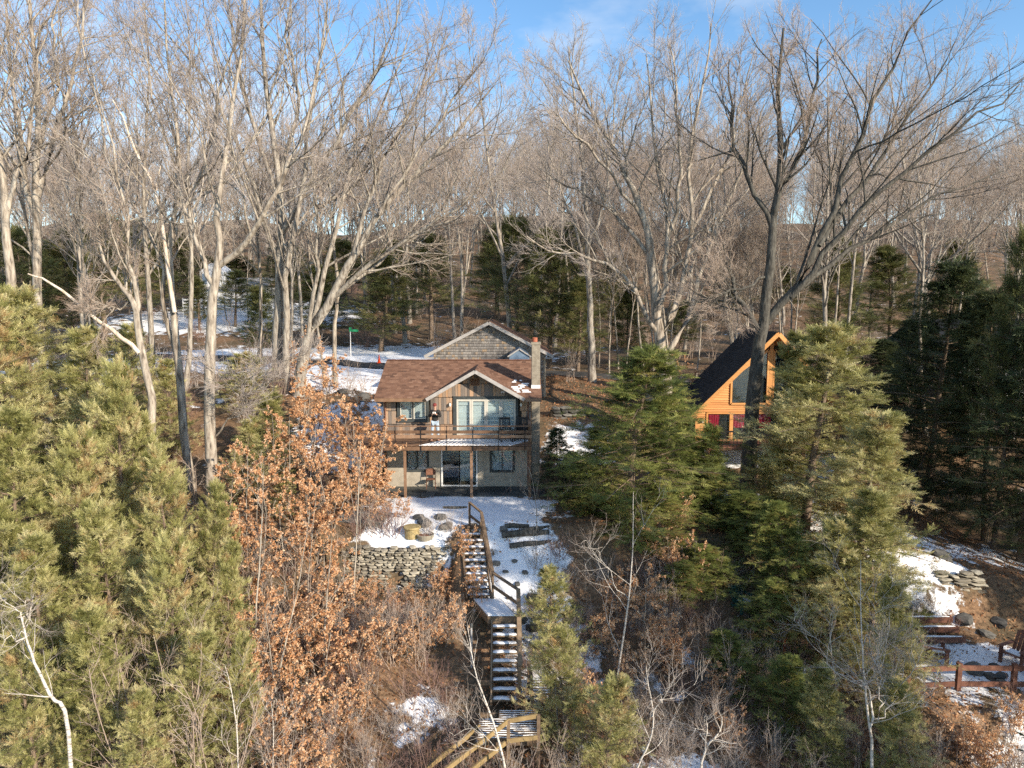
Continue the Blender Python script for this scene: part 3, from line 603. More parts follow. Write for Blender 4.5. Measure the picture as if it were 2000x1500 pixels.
def conifer_proto(name, seed, Ht, Rad, nb, droop, rise, mneedle, slen=0.42, bare=0.06, power=0.8, sub=7, per=6, group=None, label='', r0=0.17, mbark=None, tipup=0.15, bushy=1.0, wild=(0.62,1.15)):
    g = np.random.default_rng(seed)
    tr = grow(np.zeros((1,3)), np.array([[0,0,1.0]]), np.array([Ht]), 10, 0.02, 0.03, g); rt = taper(np.array([r0]),10,0.08)
    t = bare + (0.985-bare)*((np.arange(nb)+g.uniform(0,1,nb))/nb)**0.92
    f=t*9; i=np.minimum(f.astype(int),8); u=(f-i)[:,None]; pos = tr[0,i]*(1-u)+tr[0,i+1]*u
    az = np.arange(nb)*2.399+g.normal(0,0.4,nb); el = np.radians(rise+35*t+g.normal(0,7,nb))
    ln = (Rad*(1-t)**power*g.uniform(wild[0],wild[1],nb)+0.22)*np.where(t<bare+0.12,0.85,1)
    dr = np.stack([np.cos(az)*np.cos(el),np.sin(az)*np.cos(el),np.sin(el)],-1)
    p1 = grow(pos,dr,ln,7,0.07,-droop,g); r1 = taper(np.clip(0.012*ln+0.006,0.008,0.05),7,0.25)
    s,d,l,r = kids(p1,r1,sub,0.22,0.97,52,9,0.42,0.5,g,flat=0.75,lmin=0.2); p2 = grow(s,d,l,4,0.08,-droop*0.6,g); r2 = taper(np.clip(r,0.005,0.012),4,0.4)
    wood = merge([tubes(tr,rt,8),tubes(p1,r1,4),tubes(p2,r2,3)])
    a = kids(p2,r2,int(per*bushy),0.1,1.0,40,14,0.5,0.5,g,flat=0.7); b = kids(p1,r1,9,0.35,1.0,45,14,0.2,0.5,g,flat=0.7)
    # leaders carry upright tufts
    c = kids(tr[:,6:],rt[:,6:],26,0.3,1.0,35,14,0.05,0.5,g)
    pos = np.concatenate([a[0],b[0],p1[:,-1],c[0]]); dr = np.concatenate([a[1],b[1],p1[:,-1]-p1[:,-2],c[1]]); dr = norm(dr)+np.array([0,0,tipup])
    bt = np.where(g.random(nb) < 0.05, 1.0, np.clip(g.normal(0.48,0.2,nb),0.05,0.85)); ids = np.arange(nb)
    bt = np.concatenate([np.repeat(bt, sub*int(per*bushy)), np.repeat(bt, 9), bt, g.uniform(0.4,0.8,len(c[0]))])
    V,F_,ti = sprays(pos, dr, slen*g.uniform(0.6,1.4,len(pos)), 0.9, g, bt)
    e = empty(name,(0,0,0),label,'evergreen tree',group)
    link('trunk', npmesh('trunk',wood[0],wood[1],mbark or M['bark_pine'],smooth=True), e)
    tag(link('crown', npmesh('crown',V,F_,mneedle,tint=ti), e), kind='stuff'); e['ht']=Ht; e['rad']=Rad
    return e
def set_con(proto, u, vtop, Y, half_px, label=None, rz=None, group=None):
    x = P(u, vtop, Y)[0]; top = P(u, vtop, Y)[2]; hz = H(x, Y); ht = top - hz; half = half_px * Y / FPX
    o = place(proto, x, Y, half/proto['rad'], rz if rz is not None else fr.uniform(0,6.28), sz=ht/proto['ht'], label=label, group=group)
    return o
gL = 'olive hemlocks massed beside the orange saplings'; gR = 'hemlocks between the cabin and the chalet'; gB = 'pines standing behind the cabin'
olA = conifer_proto('hemlock', 31, 11, 3.0, 104, 0.045, 2, M['needle_olive'], 0.34, 0.04, 0.62, 11, 8, gL, 'sunlit olive hemlock in the dense thicket beside orange saplings', tipup=0.45, wild=(0.4,1.3))
olB = conifer_proto('hemlock', 32, 9, 2.6, 78, 0.02, 14, M['needle_olive'], 0.32, 0.03, 0.5, 11, 8, gL, 'bushy olive hemlock in the dense thicket beside orange saplings', tipup=0.7, wild=(0.35,1.3))
grA = conifer_proto('hemlock', 33, 12, 3.2, 140, 0.06, 0, M['needle_green'], 0.36, 0.02, 0.58, 10, 7, gR, 'green hemlock with drooping boughs between cabin and chalet', tipup=0.2, wild=(0.45,1.2))
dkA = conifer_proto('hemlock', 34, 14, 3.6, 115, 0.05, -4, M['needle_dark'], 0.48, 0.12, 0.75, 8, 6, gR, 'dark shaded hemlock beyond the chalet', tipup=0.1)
piA = conifer_proto('pine', 35, 15, 3.4, 105, 0.0, 12, M['needle_pine'], 0.55, 0.18, 0.65, 7, 5, gB, 'dark green pine behind the shingled gable', tipup=0.4, r0=0.2)
piB = conifer_proto('pine', 36, 13, 3.6, 78, 0.0, 5, M['needle_pine'], 0.55, 0.30, 0.5, 7, 5, gB, 'open branched pine behind the shingled gable', tipup=0.4, r0=0.2)
for k, (u, vt, Y, hp) in enumerate([(60,560,31,150),(-30,600,28,140),(150,640,29,115),(225,720,26,105),(20,800,23,140),(120,850,24,115),(300,800,27,80),(330,880,24,95),(210,980,21.5,115),(400,960,24,70),
       (70,1040,20.5,125),(320,1060,20.5,110),(430,1060,21.5,70),(-40,1000,21,140),(180,1180,18.5,110),(60,1250,18,110),(350,1230,18.8,100),(455,1240,19.5,55),(270,1340,17.6,80),(480,690,40,75),(520,770,34,70),(545,930,29,38),(470,820,31,60),(250,640,38,70),(330,700,36,60)]):
    set_con(olA if k % 2 == 0 else olB, u, vt, Y, hp)
for u, vt, Y, hp, lab in [(1235,675,29,185,'large green hemlock with drooping boughs beside the cabin patio'),(1330,770,31,110,None),(1160,840,30,85,None),(1400,900,30,95,None),(1480,960,28,100,None),(1560,980,25.5,110,None),(1390,1060,26.5,80,None),(1440,1230,23.0,75,None),(1290,950,27.5,85,None),(1330,1090,26,60,None),(1530,1270,21.5,80,None),(1370,830,30.5,75,None),(1500,1130,24.5,80,None)]:
    set_con(grA, u, vt, Y, hp, lab)
for u, vt, Y, hp, lab in [(1590,630,30,190,'tall sunlit olive hemlock standing before the orange chalet'),(1690,800,27,140,'broad sunlit hemlock above the stone fire terrace'),(1720,960,24,125,'bushy hemlock next to the red rail fence'),(1640,1020,24,115,None),(1552,650,33,88,None),(1530,860,31,75,None),(1760,1130,21.5,85,None),(1620,1300,19.6,80,None),(1780,1330,18.8,85,None)]:
    set_con(olA, u, vt, Y, hp, lab or 'olive hemlock low on the bank beside the red rail fence', group='sunlit hemlocks before the chalet')
for u, vt, Y, hp, lab in [(1085,1105,23.5,72,'small bright green hemlock beside the wooden stairs'),(1110,1230,20.5,95,'young hemlock crowding the lower stair landing'),(1180,1330,19,90,'low young hemlock at the foot of the stairs')]:
    set_con(olB, u, vt, Y, hp, lab, group='young hemlocks by the stairs')
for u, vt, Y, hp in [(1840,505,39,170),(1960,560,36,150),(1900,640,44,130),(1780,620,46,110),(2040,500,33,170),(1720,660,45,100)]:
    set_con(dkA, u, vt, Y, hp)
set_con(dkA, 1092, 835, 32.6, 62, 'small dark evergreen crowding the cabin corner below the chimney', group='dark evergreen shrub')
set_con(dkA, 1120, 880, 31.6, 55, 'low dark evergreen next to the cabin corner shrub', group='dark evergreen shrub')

for x, y, s in [(24,17.5,.9),(21.6,19.6,.7),(16.1,13.9,1.35),(27,25,1.0),(31,28,1.1),(30,19,1.0),(36,31,1.15),(26,31.5,0.95)]:  # hemlocks added outside the view to cast shade on patio, bank and terrace
    place(dkA, x, y, s, fr.uniform(0,6), label='hemlock added out of view to shade the bank and patio')
for k, (u, vt, Y, hp) in enumerate([(1010,425,62,105),(1075,450,58,95),(740,490,70,100),(840,460,78,95),(1130,540,55,75),(620,520,75,85),(190,420,80,110),(130,450,72,100),(260,430,90,90),
      (560,480,85,85),(470,500,110,80),(1230,560,60,60),(1330,590,66,60),(1640,470,60,95),(1880,470,62,95),(40,450,66,95),(330,450,100,80),(385,540,84,45),(455,530,86,55),(1750,480,70,90),
      (770,470,95,85),(670,470,100,85),(1110,440,85,80),(970,440,90,85),(400,500,120,70),(1420,540,90,70),(1530,520,95,80),(85,480,95,90),(505,560,62,60),(1200,500,80,70)]):
    o_ = set_con(piA if k % 3 else piB, u, vt, Y, hp)
    if Y > 75: o_['label'] = 'distant green pine among the bare trunks of the hill'
e = set_con(piB, 1985, 470, 34, 95, 'pine with lofty dark tufts at the edge of the shaded hemlocks', group='edge pine')


# ---------------------------------------------------------------- the cabin
cabin = empty('cabin', (-2.65, 34.0, 0), 'two storey cabin with weathered shake front and brown shingle roof', 'house')
DZ = 2.42                                        # deck level
WX0, WX1, WY = -6.22, 0.92, 34.0
EZ, RZ, EY, RY = 4.45, 5.98, 33.4, 37.0
SL = (RZ - EZ) / (RY - EY)
AX, AZ, GX0, GX1 = -1.74, 5.72, -4.02, 0.56     # front gable
# upper wall with real openings (backing behind the shakes)
def wall_with_holes(x0, x1, z0, z1, holes, y0, y1, mat, name, parent):
    xs_ = sorted({x0, x1, *[h[0] for h in holes], *[h[1] for h in holes]}); zs_ = sorted({z0, z1, *[h[2] for h in holes], *[h[3] for h in holes]})
    mb = MB()
    for a, b in zip(xs_, xs_[1:]):
        for c, d in zip(zs_, zs_[1:]):
            if any(h[0] <= (a+b)/2 <= h[1] and h[2] <= (c+d)/2 <= h[3] for h in holes): continue
            mb.box(a, b, y0, y1, c, d)
    return mb.build(name, mat, parent)
LH = [(-5.14,-4.08,0.80,1.90),(-3.42,-1.70,0.02,1.98),(-1.05,0.10,0.76,1.90)]
low = wall_with_holes(WX0, WX1, -0.35, DZ-0.02, LH, WY, WY+0.2, M['stucco'], 'lower_wall', cabin)
UH = [(-5.43,-4.14,3.32,4.27),(-2.70,0.20,DZ+0.02,4.36)]
upw = wall_with_holes(WX0, WX1, DZ, 4.62, UH, WY+0.04, WY+0.2, M['soil'], 'upper_wall', cabin)
MB().prism([(GX0+0.3,4.62),(GX1-0.3,4.62),(AX,AZ-0.12)], WY+0.04, WY+0.2).build('gable_backing', M['soil'], upw)
MB().box(WX0, WX0+0.2, WY+0.2, 40.2, -0.3, 4.6).build('side_wall', M['stucco'], cabin)
MB().box(WX1-0.2, WX1, WY+0.2, 40.2, -0.3, 4.6).build('side_wall', M['stucco'], cabin)
MB().box(WX0, WX1, 40.2, 40.4, -0.3, 4.6).build('rear_wall', M['stucco'], cabin)
for x in (WX0+0.1, WX1-0.1): MB().add([(x,33.9,4.5),(x,40.3,4.5),(x,37.0,5.85)],[(0,1,2)]).build('gable_end', M['shake'], cabin)
MB().box(WX0+0.21, WX1-0.21, WY+0.6, 39.9, DZ-0.12, DZ-0.04).build('floor_slab', M['dark_room'], cabin)
MB().box(WX0+0.21, WX1-0.21, WY+2.2, WY+2.25, -0.3, 4.6).build('inner_partition', M['dark_room'], cabin)
# shakes: one object each
sm = MB().box(-0.5,0.5,-0.5,0.5,-0.5,0.5).mesh('shake', M['shake'], 0.04)
CH = 0.66
def in_hole(x0,x1,z0,z1,hs): return any(x1 > h[0]-.02 and x0 < h[1]+.02 and z1 > h[2]-.02 and z0 < h[3]+.02 for h in hs)
SH = [(-5.55,-4.02,3.20,4.40),(-2.84,0.30,DZ-0.1,4.46)]
def top_lim(x):                                   # wall top under eave or gable rake
    t = 4.50
    if GX0 < x < GX1:
        hw = (AX-GX0) if x < AX else (GX1-AX); t = max(t, 4.42 + (AZ-0.16-4.42)*(1-abs(x-AX)/hw))
    return t
z = DZ; row = 0
while z < AZ - 0.2:
    x = WX0 - rnd.uniform(0,0.1)
    while x < WX1:
        wd = rnd.choice([0.11,0.13,0.16,0.19,0.23]); x0 = max(x, WX0); x1 = min(x+wd-0.008, WX1); x += wd
        if x1-x0 < 0.03: continue
        zt = min(z+CH-0.004, top_lim((x0+x1)/2)); zb = z + 0.03 - rnd.uniform(0,0.018)
        segs = [(zb, zt)]
        for h in SH:
            if x1 > h[0]+.01 and x0 < h[1]-.01:
                ns = []
                for a, b in segs:
                    if b <= h[2] or a >= h[3]: ns.append((a,b)); continue
                    if a < h[2]: ns.append((a,h[2]))
                    if b > h[3]: ns.append((h[3],b))
                segs = ns
        for a, b in segs:
            if b-a < 0.06: continue
            o = keep(link('shake', sm), upw)
            o.location = ((x0+x1)/2, WY-0.004+rnd.uniform(-0.008,0.008), (a+b)/2); o.scale = (x1-x0, 0.03, b-a); o.rotation_euler = (R_(3.6),0,0)
    z += CH; row += 1
# roof: stepped shingle courses
def courses(name, mat, quad, ch, parent, thick=0.10, tilt=0.018, seed=0, tabs=0.3, skip=None):
    """quad: eave-left, eave-right, ridge-right, ridge-left; lays overlapping courses of tabs"""
    g = random.Random(seed); q = [Vector(p) for p in quad]; up_ = ((q[3]-q[0]).length + (q[2]-q[1]).length)/2; n = max(2, int(up_/ch))
    nrm = (q[1]-q[0]).cross(q[3]-q[0]).normalized()
    if nrm.z < 0: nrm = -nrm
    V=[];F_=[];T=[]
    for i in range(n):
        a=i/n; b=min(1,(i+1.25)/n)
        l0=q[0].lerp(q[3],a); r0=q[1].lerp(q[2],a); l1=q[0].lerp(q[3],b); r1=q[1].lerp(q[2],b)
        m=max(1,int((r0-l0).length/tabs)); off=g.random()
        cuts=[0]+[min(1,max(0,(j+off)/m)) for j in range(m)]+[1]; cuts=sorted(set(cuts))
        for c,d in zip(cuts,cuts[1:]):
            if d-c<1e-3: continue
            if skip and skip(l0.lerp(r0,(c+d)/2)): continue
            t=min(1,max(0,g.gauss(0.5,0.22))); b0=len(V); e=nrm*(tilt+g.uniform(0,0.003))
            V+= [l0.lerp(r0,c)+e, l0.lerp(r0,d)+e, l1.lerp(r1,d)+nrm*0.002, l1.lerp(r1,c)+nrm*0.002, l0.lerp(r0,c)-nrm*0.01, l0.lerp(r0,d)-nrm*0.01]
            F_+= [(b0,b0+1,b0+2,b0+3),(b0+4,b0+5,b0+1,b0)]; T+=[t]*6
    me = npmesh(name, [tuple(v) for v in V], F_, mat, tint=T); o = link(name, me)
    if parent is not None:
        keep(o, parent)
    tag(o, kind='stuff'); return o
RX0, RX1 = -6.52, 1.40
yr = EY + (AZ+0.02-EZ)/SL
def in_gable(v):
    hw=(AX-GX0) if v.x<AX else (GX1-AX); k=1-abs(v.x-AX)/hw
    return k>0.02 and v.y < EY+(yr-EY)*k-0.03
def roof_poly(pts):
    q=[Vector((x,y,EZ+(y-EY)*SL)) for x,y in pts]; n=len(q); dn=Vector((0,0.05,-0.12))
    return q+[v+dn for v in q],[tuple(range(n)),tuple(range(2*n-1,n-1,-1))]+[(i,n+i,n+(i+1)%n,(i+1)%n) for i in range(n)]
roof = MB().add(*roof_poly([(RX0,EY),(GX0,EY),(AX,yr),(AX,RY),(RX0,RY)])).add(*roof_poly([(GX1,EY),(RX1,EY),(RX1,RY),(AX,RY),(AX,yr)])).slab([(RX0,RY+3.6,EZ),(RX1,RY+3.6,EZ),(RX1,RY,RZ),(RX0,RY,RZ)], 0.12).build('roof', M['deck_wood'], cabin)
courses('roof_shingles', M['roof_brown'], [(RX0-.02,EY-.02,EZ),(RX1+.02,EY-.02,EZ),(RX1+.02,RY,RZ),(RX0-.02,RY,RZ)], 0.145, roof, seed=1, tabs=0.22, skip=in_gable)
courses('roof_shingles', M['roof_brown'], [(RX1+.02,RY+3.62,EZ),(RX0-.02,RY+3.62,EZ),(RX0-.02,RY,RZ),(RX1+.02,RY,RZ)], 0.145, roof, seed=2)
MB().beam((RX0,RY,RZ+0.02),(RX1,RY,RZ+0.02),0.24,0.03).build('ridge_cap', M['rust'], roof)
MB().box(RX0,GX0-0.03,EY-0.06,EY-0.005,EZ-0.17,EZ-0.01).build('gutter', M['deck_wood'], roof)
MB().box(GX1+0.05,RX1,EY-0.06,EY-0.005,EZ-0.17,EZ-0.01).build('gutter', M['deck_wood'], roof)
# cross gable over the doors
gp = MB()
for sx in (GX0-0.02, GX1+0.02):
    gp.slab([(sx,EY-0.18,EZ-0.02),(AX,EY-0.18,AZ+0.06),(AX,yr+0.1,AZ+0.06),(sx,EY+0.1,EZ-0.02)], 0.07)
gable = gp.build('front_gable_roof', M['deck_wood'], roof)
courses('roof_shingles', M['roof_brown'], [(GX0-.04,EY-.2,EZ),(GX0-.04,EY+.12,EZ),(AX,yr+.12,AZ+.08),(AX,EY-.2,AZ+.08)], 0.145, roof, seed=3)
courses('roof_shingles', M['roof_brown'], [(GX1+.04,EY+.12,EZ),(GX1+.04,EY-.2,EZ),(AX,EY-.2,AZ+.08),(AX,yr+.12,AZ+.08)], 0.145, roof, seed=4)
MB().beam((GX0-0.03,EY-0.2,EZ-0.06),(AX,EY-0.2,AZ+0.005),0.04,0.16).build('rake_board', M['trim_grey'], roof)
MB().beam((AX,EY-0.205,AZ+0.005),(GX1+0.03,EY-0.205,EZ-0.06),0.04,0.16).build('rake_board', M['trim_grey'], roof)
# square louvre vent under the apex
vent = MB().box(-2.02,-1.55,WY-0.05,WY+0.0,4.98,5.34).build('gable_vent', M['deck_wood'], upw)
for k in range(5): MB().beam((-1.98,WY-0.07,5.03+k*0.065),(-1.59,WY-0.07,5.03+k*0.065),0.05,0.012,up=(0,-0.5,1)).build('louvre', M['rust'], upw)
# snow lingering on the roof beside the chimney
sn = MB(); rs = random.Random(3)
for k in range(9):
    yy = EY+0.45+k*0.15; wmax = 1.6 - 0.14*k; x = 1.05 - wmax - k*0.05
    while x < 0.85 - k*0.06:
        ww = rs.uniform(0.12,0.5); zz = EZ+(yy-EY)*SL+0.028
        if rs.random() < 0.72: sn.slab([(x,yy,zz),(x+ww,yy+rs.uniform(-.01,.01),zz),(x+ww-0.03,yy+0.10,zz+0.10*SL),(x+0.02,yy+0.10,zz+0.10*SL)],0.02)
        x += ww+rs.uniform(0.02,0.12)
sn.build('roof_snow', M['snow'], roof)
# chimney
CX0, CX1, CY0, CY1 = 0.95, 1.36, 34.22, 34.72
ch = MB().box(CX0,CX1,CY0,CY1,-0.3,7.02).build('chimney', M['chimney'], cabin, 0.01)
MB().box(CX0-.03,CX1+.03,CY0-.03,CY1+.03,6.94,7.06).build('chimney_cap', M['chimney'], ch)
MB().lathe([(0.13,0),(0.13,0.2),(0.10,0.22),(0.10,0.02)],((CX0+CX1)/2-.05,34.47,7.06),14).build('chimney_pot', mat_p('terracotta',(0.36,0.12,0.07),0.8), ch)
MB().box(CX0-.015,CX1+.015,CY0-.02,CY1+.02,4.80,4.98).build('flashing', M['white'], ch)
# windows
def window(parent, name, x0, x1, z0, z1, y, frame, fw, panes, back, blind=None, fz=0.05, sill=True):
    f = MB(); d0, d1 = y-fz, y+0.06
    f.box(x0,x1,d0,d1,z1-fw,z1).box(x0,x1,d0,d1,z0,z0+fw).box(x0,x0+fw,d0,d1,z0+fw,z1-fw).box(x1-fw,x1,d0,d1,z0+fw,z1-fw)
    o = f.build(name, frame, parent)
    n = panes; ww = (x1-x0-2*fw)/n
    for i in range(n):
        a = x0+fw+i*ww
        if i: MB().box(a-0.03,a+0.03,d0+0.01,d1-0.01,z0+fw,z1-fw).build('mullion', frame, o)
        MB().box(a+0.02,a+ww-0.02,y+0.015,y+0.022,z0+fw,z1-fw).build('pane', M['glass'], o)
    if blind:
        b = MB(); zz = z0+fw+0.02
        while zz < z1-fw: b.beam((x0+fw,y+0.12,zz),(x1-fw,y+0.12,zz),0.045,0.004,up=(0,-0.8,0.6)); zz += 0.05
        b.build('blind', blind, o)
    if back: MB().box(x0,x1,y+0.24,y+0.26,z0,z1).build('backing', back, o)
    return o
w1 = window(cabin,'window',-5.55,-4.02,3.20,4.40,WY-0.02,M['trim_dark'],0.13,2,M['dark_room'],M['blind'])
for k in (0,1):                                   # paler sashes inside the dark frame
    a = -5.40+k*0.645; MB().box(a,a+0.04,WY-0.04,WY+0.005,3.36,4.24).box(a+0.55,a+0.59,WY-0.04,WY+0.005,3.36,4.24).box(a+0.04,a+0.55,WY-0.04,WY+0.005,3.36,3.40).box(a+0.04,a+0.55,WY-0.04,WY+0.005,4.20,4.24).build('sash', M['cream'], w1)
dsur = MB().box(-2.84,-2.68,WY-0.06,WY+0.05,DZ,4.46).box(0.18,0.30,WY-0.06,WY+0.05,DZ,4.46).box(-2.68,0.18,WY-0.06,WY+0.05,4.33,4.46).build('door_surround', M['trim_dark'], cabin)
dw = (0.18+2.68)/4
for k in range(4):
    a = -2.68+k*dw; fr_ = 0.085
    d = MB().box(a+.004,a+fr_,WY-0.03,WY+0.04,DZ+.02,4.33).box(a+dw-fr_,a+dw-.004,WY-0.03,WY+0.04,DZ+.02,4.33).box(a+fr_,a+dw-fr_,WY-0.03,WY+0.04,4.22,4.33).box(a+fr_,a+dw-fr_,WY-0.03,WY+0.04,DZ+.02,DZ+.22).build('glass_door', M['cream'], cabin)
    MB().box(a+fr_,a+dw-fr_,WY,WY+0.008,DZ+.22,4.22).build('pane', M['glass'], d)
    MB().box(a+fr_,a+dw-fr_,WY+0.06,WY+0.075,4.02,4.20).build('shade', M['blind'], d)
    if k in (1,2): MB().tube([(a+(dw-.045 if k==1 else .045),WY-0.05,3.3),(a+(dw-.045 if k==1 else .045),WY-0.05,3.5)],0.012,6).build('handle', M['black_metal'], d)
MB().box(-2.69,0.19,WY+0.11,WY+0.13,DZ+.02,4.36).build('reflection_sheet', M['blind'], cabin)  # pale sheet added behind the panes, stands for the lake's reflection
window(cabin,'window',-5.17,-4.05,0.76,1.96,WY,M['trim_dark'],0.09,2,M['reflection_grey'])  # grey backing of both lower windows imitates reflection in the panes
window(cabin,'window',-1.08,0.13,0.72,1.96,WY,M['trim_dark'],0.09,2,M['reflection_grey'])
sd_ = window(cabin,'sliding_door',-3.45,-1.68,0.02,2.05,WY-0.01,M['white'],0.07,2,None); sd_['label'] = 'white framed sliding glass door'
MB().box(-2.6,-2.53,WY-0.05,WY+0.03,0.09,1.98).build('meeting_stile', M['white'], sd_)
MB().box(-3.4,-2.55,WY+0.5,WY+0.52,0,2.0).build('dark_screen', M['dark_room'], sd_); MB().box(-2.55,-1.7,WY+0.5,WY+0.52,0,2.0).build('reflection_sheet', M['reflection_grey'], sd_)  # right half: pale sheet in place of reflections on the glass
MB().box(-1.80,-1.775,WY-0.08,WY-0.05,0.95,1.2).build('handle', M['black_metal'], sd_)
for x in (-2.99, 0.44):                           # wall lamps either side of the doors
    s_ = MB().box(x-0.05,x+0.05,WY-0.05,WY-0.01,4.0,4.16).build('wall_lamp', M['black_metal'], cabin)
    MB().lathe([(0.035,0),(0.06,0.06),(0.055,0.15),(0.02,0.17)],(x,WY-0.11,3.98),10).build('lamp_glass', M['lamp_glass'], s_)
MB().tube([(-6.12,WY-0.06,4.3),(-6.12,WY-0.06,0.1)],0.035,8).build('downspout', M['rust'], cabin)
MB().tube([(0.78,WY-0.06,4.3),(0.78,WY-0.06,0.1)],0.035,8).build('downspout', M['rust'], cabin)
# deck: diagonal boards, rails on black iron posts
DX0, DX1, DY0, DY1 = -7.85, 0.90, 32.0, 33.93
deck = MB().box(DX0,DX1,DY0,DY0+0.045,DZ-0.21,DZ-0.01).box(DX0,DX1,DY1-0.05,DY1,DZ-0.21,DZ-0.04).box(DX0,DX0+0.045,DY0+.045,DY1-.05,DZ-0.21,DZ-0.01).box(DX1-.045,DX1,DY0+.045,DY1-.05,DZ-0.21,DZ-0.01).build('deck', M['deck_wood'], cabin)
deck['label'] = 'raised timber deck along the cabin front'
for k in range(14):
    x = DX0+0.4+k*0.6; MB().box(x,x+0.045,DY0+.046,DY1-.051,DZ-0.2,DZ-0.04).build('joist', M['deck_wood'], deck)
dwid = DY1-DY0; pitchx = 0.205; run = dwid*0.75; k = 0; x = DX0-run
while x < DX1:
    a, b = x, x+0.19                              # parallelogram plank clipped to the deck
    poly = [(a,DY0),(b,DY0),(b+run,DY1),(a+run,DY1)]
    def clip(poly, xc, keep_gt):
        out=[]
        for (x0_,y0_),(x1_,y1_) in zip(poly, poly[1:]+poly[:1]):
            i0 = (x0_>=xc) if keep_gt else (x0_<=xc); i1 = (x1_>=xc) if keep_gt else (x1_<=xc)
            if i0: out.append((x0_,y0_))
            if i0 != i1: t=(xc-x0_)/(x1_-x0_); out.append((xc,y0_+t*(y1_-y0_)))
        return out
    q = clip(clip(poly, DX0, True), DX1, False)
    if len(q) >= 3:
        n = len(q); MB().add([(px,py,DZ-0.035) for px,py in q]+[(px,py,DZ) for px,py in q], [tuple(range(n-1,-1,-1)),tuple(range(n,2*n))]+[(i,(i+1)%n,n+(i+1)%n,n+i) for i in range(n)]).build('deck_board', M['deck_wood'], deck)
        if x > -4.4 and x+0.19+run < DX1+0.6:
            q2 = clip(clip([(a+.045+run*.04,DY0+.08),(b-.045+run*.04,DY0+.08),(b-.045+run*.86,DY0+dwid*.86),(a+.045+run*.86,DY0+dwid*.86)], DX0, True), DX1-.03, False)
            if len(q2) >= 3:
                n = len(q2); MB().add([(px,py,DZ+.001) for px,py in q2]+[(px,py,DZ+.018) for px,py in q2], [tuple(range(n-1,-1,-1)),tuple(range(n,2*n))]+[(i,(i+1)%n,n+(i+1)%n,n+i) for i in range(n)]).build('snow_strip', M['snow'], deck)
    x += pitchx; k += 1
for x in (-7.6,-4.93,-1.87,0.82): MB().box(x-.06,x+.06,DY0+.05,DY0+.17,H(x,DY0+.1)-.2,DZ-.21).build('post', M['deck_wood'], deck, 0.006)
for x in (-7.74,-6.48,-5.33,-4.16,-2.98,-1.78,-0.62,0.58):
    MB().box(x-.014,x+.014,DY0-.05,DY0-.022,DZ-.30,DZ+.92).box(x-.014,x+.014,DY0-.022,DY0,DZ-.10,DZ-.07).build('rail_post', M['black_metal'], deck)
for zc, hh, dd in ((0.91,0.04,0.14),(0.65,0.14,0.035),(0.44,0.14,0.035)):
    MB().box(DX0,DX1,DY0-.022+.002,DY0-.022+dd,DZ+zc-hh/2,DZ+zc+hh/2).build('rail', M['deck_wood'], deck)
    MB().box(DX1-.01-dd,DX1-.01,DY0+.13,DY1-.02,DZ+zc-hh/2,DZ+zc+hh/2).build('rail', M['deck_wood'], deck)
    MB().box(DX0+.01,DX0+.01+dd,DY0+.13,DY1-.02,DZ+zc-hh/2,DZ+zc+hh/2).build('rail', M['deck_wood'], deck)
MB().box(-6.6,-6.5,DY0+.16,DY0+.26,DZ,DZ+.98).build('newel', M['deck_wood'], deck); MB().box(DX1-.16,DX1-.06,DY0+.14,DY0+.24,DZ,DZ+.98).build('newel', M['deck_wood'], deck)

# the rear building with its grey shingled gable
rear = empty('shingled_building', (-1.42,44,3), 'rear building with grey shingled gable and pale rake boards behind cabin', 'house')
RBX0, RBX1, RBA, RBE = -4.85, 1.98, 7.84, 5.78; RBY = 44.0; xm = -1.42
ow = MB().prism([(RBX0,2.2),(RBX1,2.2),(RBX1,5.95),(xm,7.72),(RBX0,5.95)], RBY, RBY+0.2).build('wall', M['soil'], rear)
g = random.Random(9); V=[];F_=[];T=[]; z = 3.0; r_ = 0
while z < 7.75:
    x = RBX0 - (r_ % 2)*0.07
    while x < RBX1:
        ww = g.uniform(0.10,0.19); x0=max(x,RBX0); x1=min(x+ww-0.008,RBX1); x += ww; xc=(x0+x1)/2
        zl = 5.95+(7.72-5.95)*(1-abs(xc-xm)/(3.42)); zt=min(z+0.2,zl)
        if x1-x0 < 0.02 or zt-z < 0.04: continue
        b0=len(V); zb=z-g.uniform(0,0.012)
        V+=[(x0,RBY-.03,zb),(x1,RBY-.03,zb),(x1,RBY-.006,zt),(x0,RBY-.006,zt),(x0,RBY,zb),(x1,RBY,zb)]; F_+=[(b0,b0+1,b0+2,b0+3),(b0+4,b0+5,b0+1,b0)]
        warm = 0.5 if g.random() < (0.55 if abs(xc-xm) > 2.2 else 0.12) else 0
        T+=[min(1,max(0,g.gauss(0.5,0.2))+warm)]*6
    z += 0.165; r_ += 1
so_ = link('shingles', npmesh('shingles',V,F_,M['shingle_grey'],tint=T)); so_.parent=rear; so_.matrix_parent_inverse=rear.matrix_basis.inverted(); tag(so_, kind='stuff')
MB().box(RBX1-.2,RBX1,RBY+.2,52,2.2,5.9).build('side_wall', M['shake'], rear); MB().box(RBX0,RBX0+.2,RBY+.2,52,2.2,5.9).build('side_wall', M['shake'], rear)
MB().box(RBX1-.01,RBX1+.12,RBY-.05,RBY+.12,2.2,5.8).build('corner_board', mat_p('tan_board',(0.42,0.33,0.23),0.8), rear)
ro = MB(); ex0, ex1 = -5.36, 2.52
for sx in (ex0, ex1): ro.slab([(sx,RBY-.45,RBE),(xm,RBY-.45,RBA),(xm,52.4,RBA),(sx,52.4,RBE)],0.1)
rr = ro.build('roof', M['trim_dark'], rear)
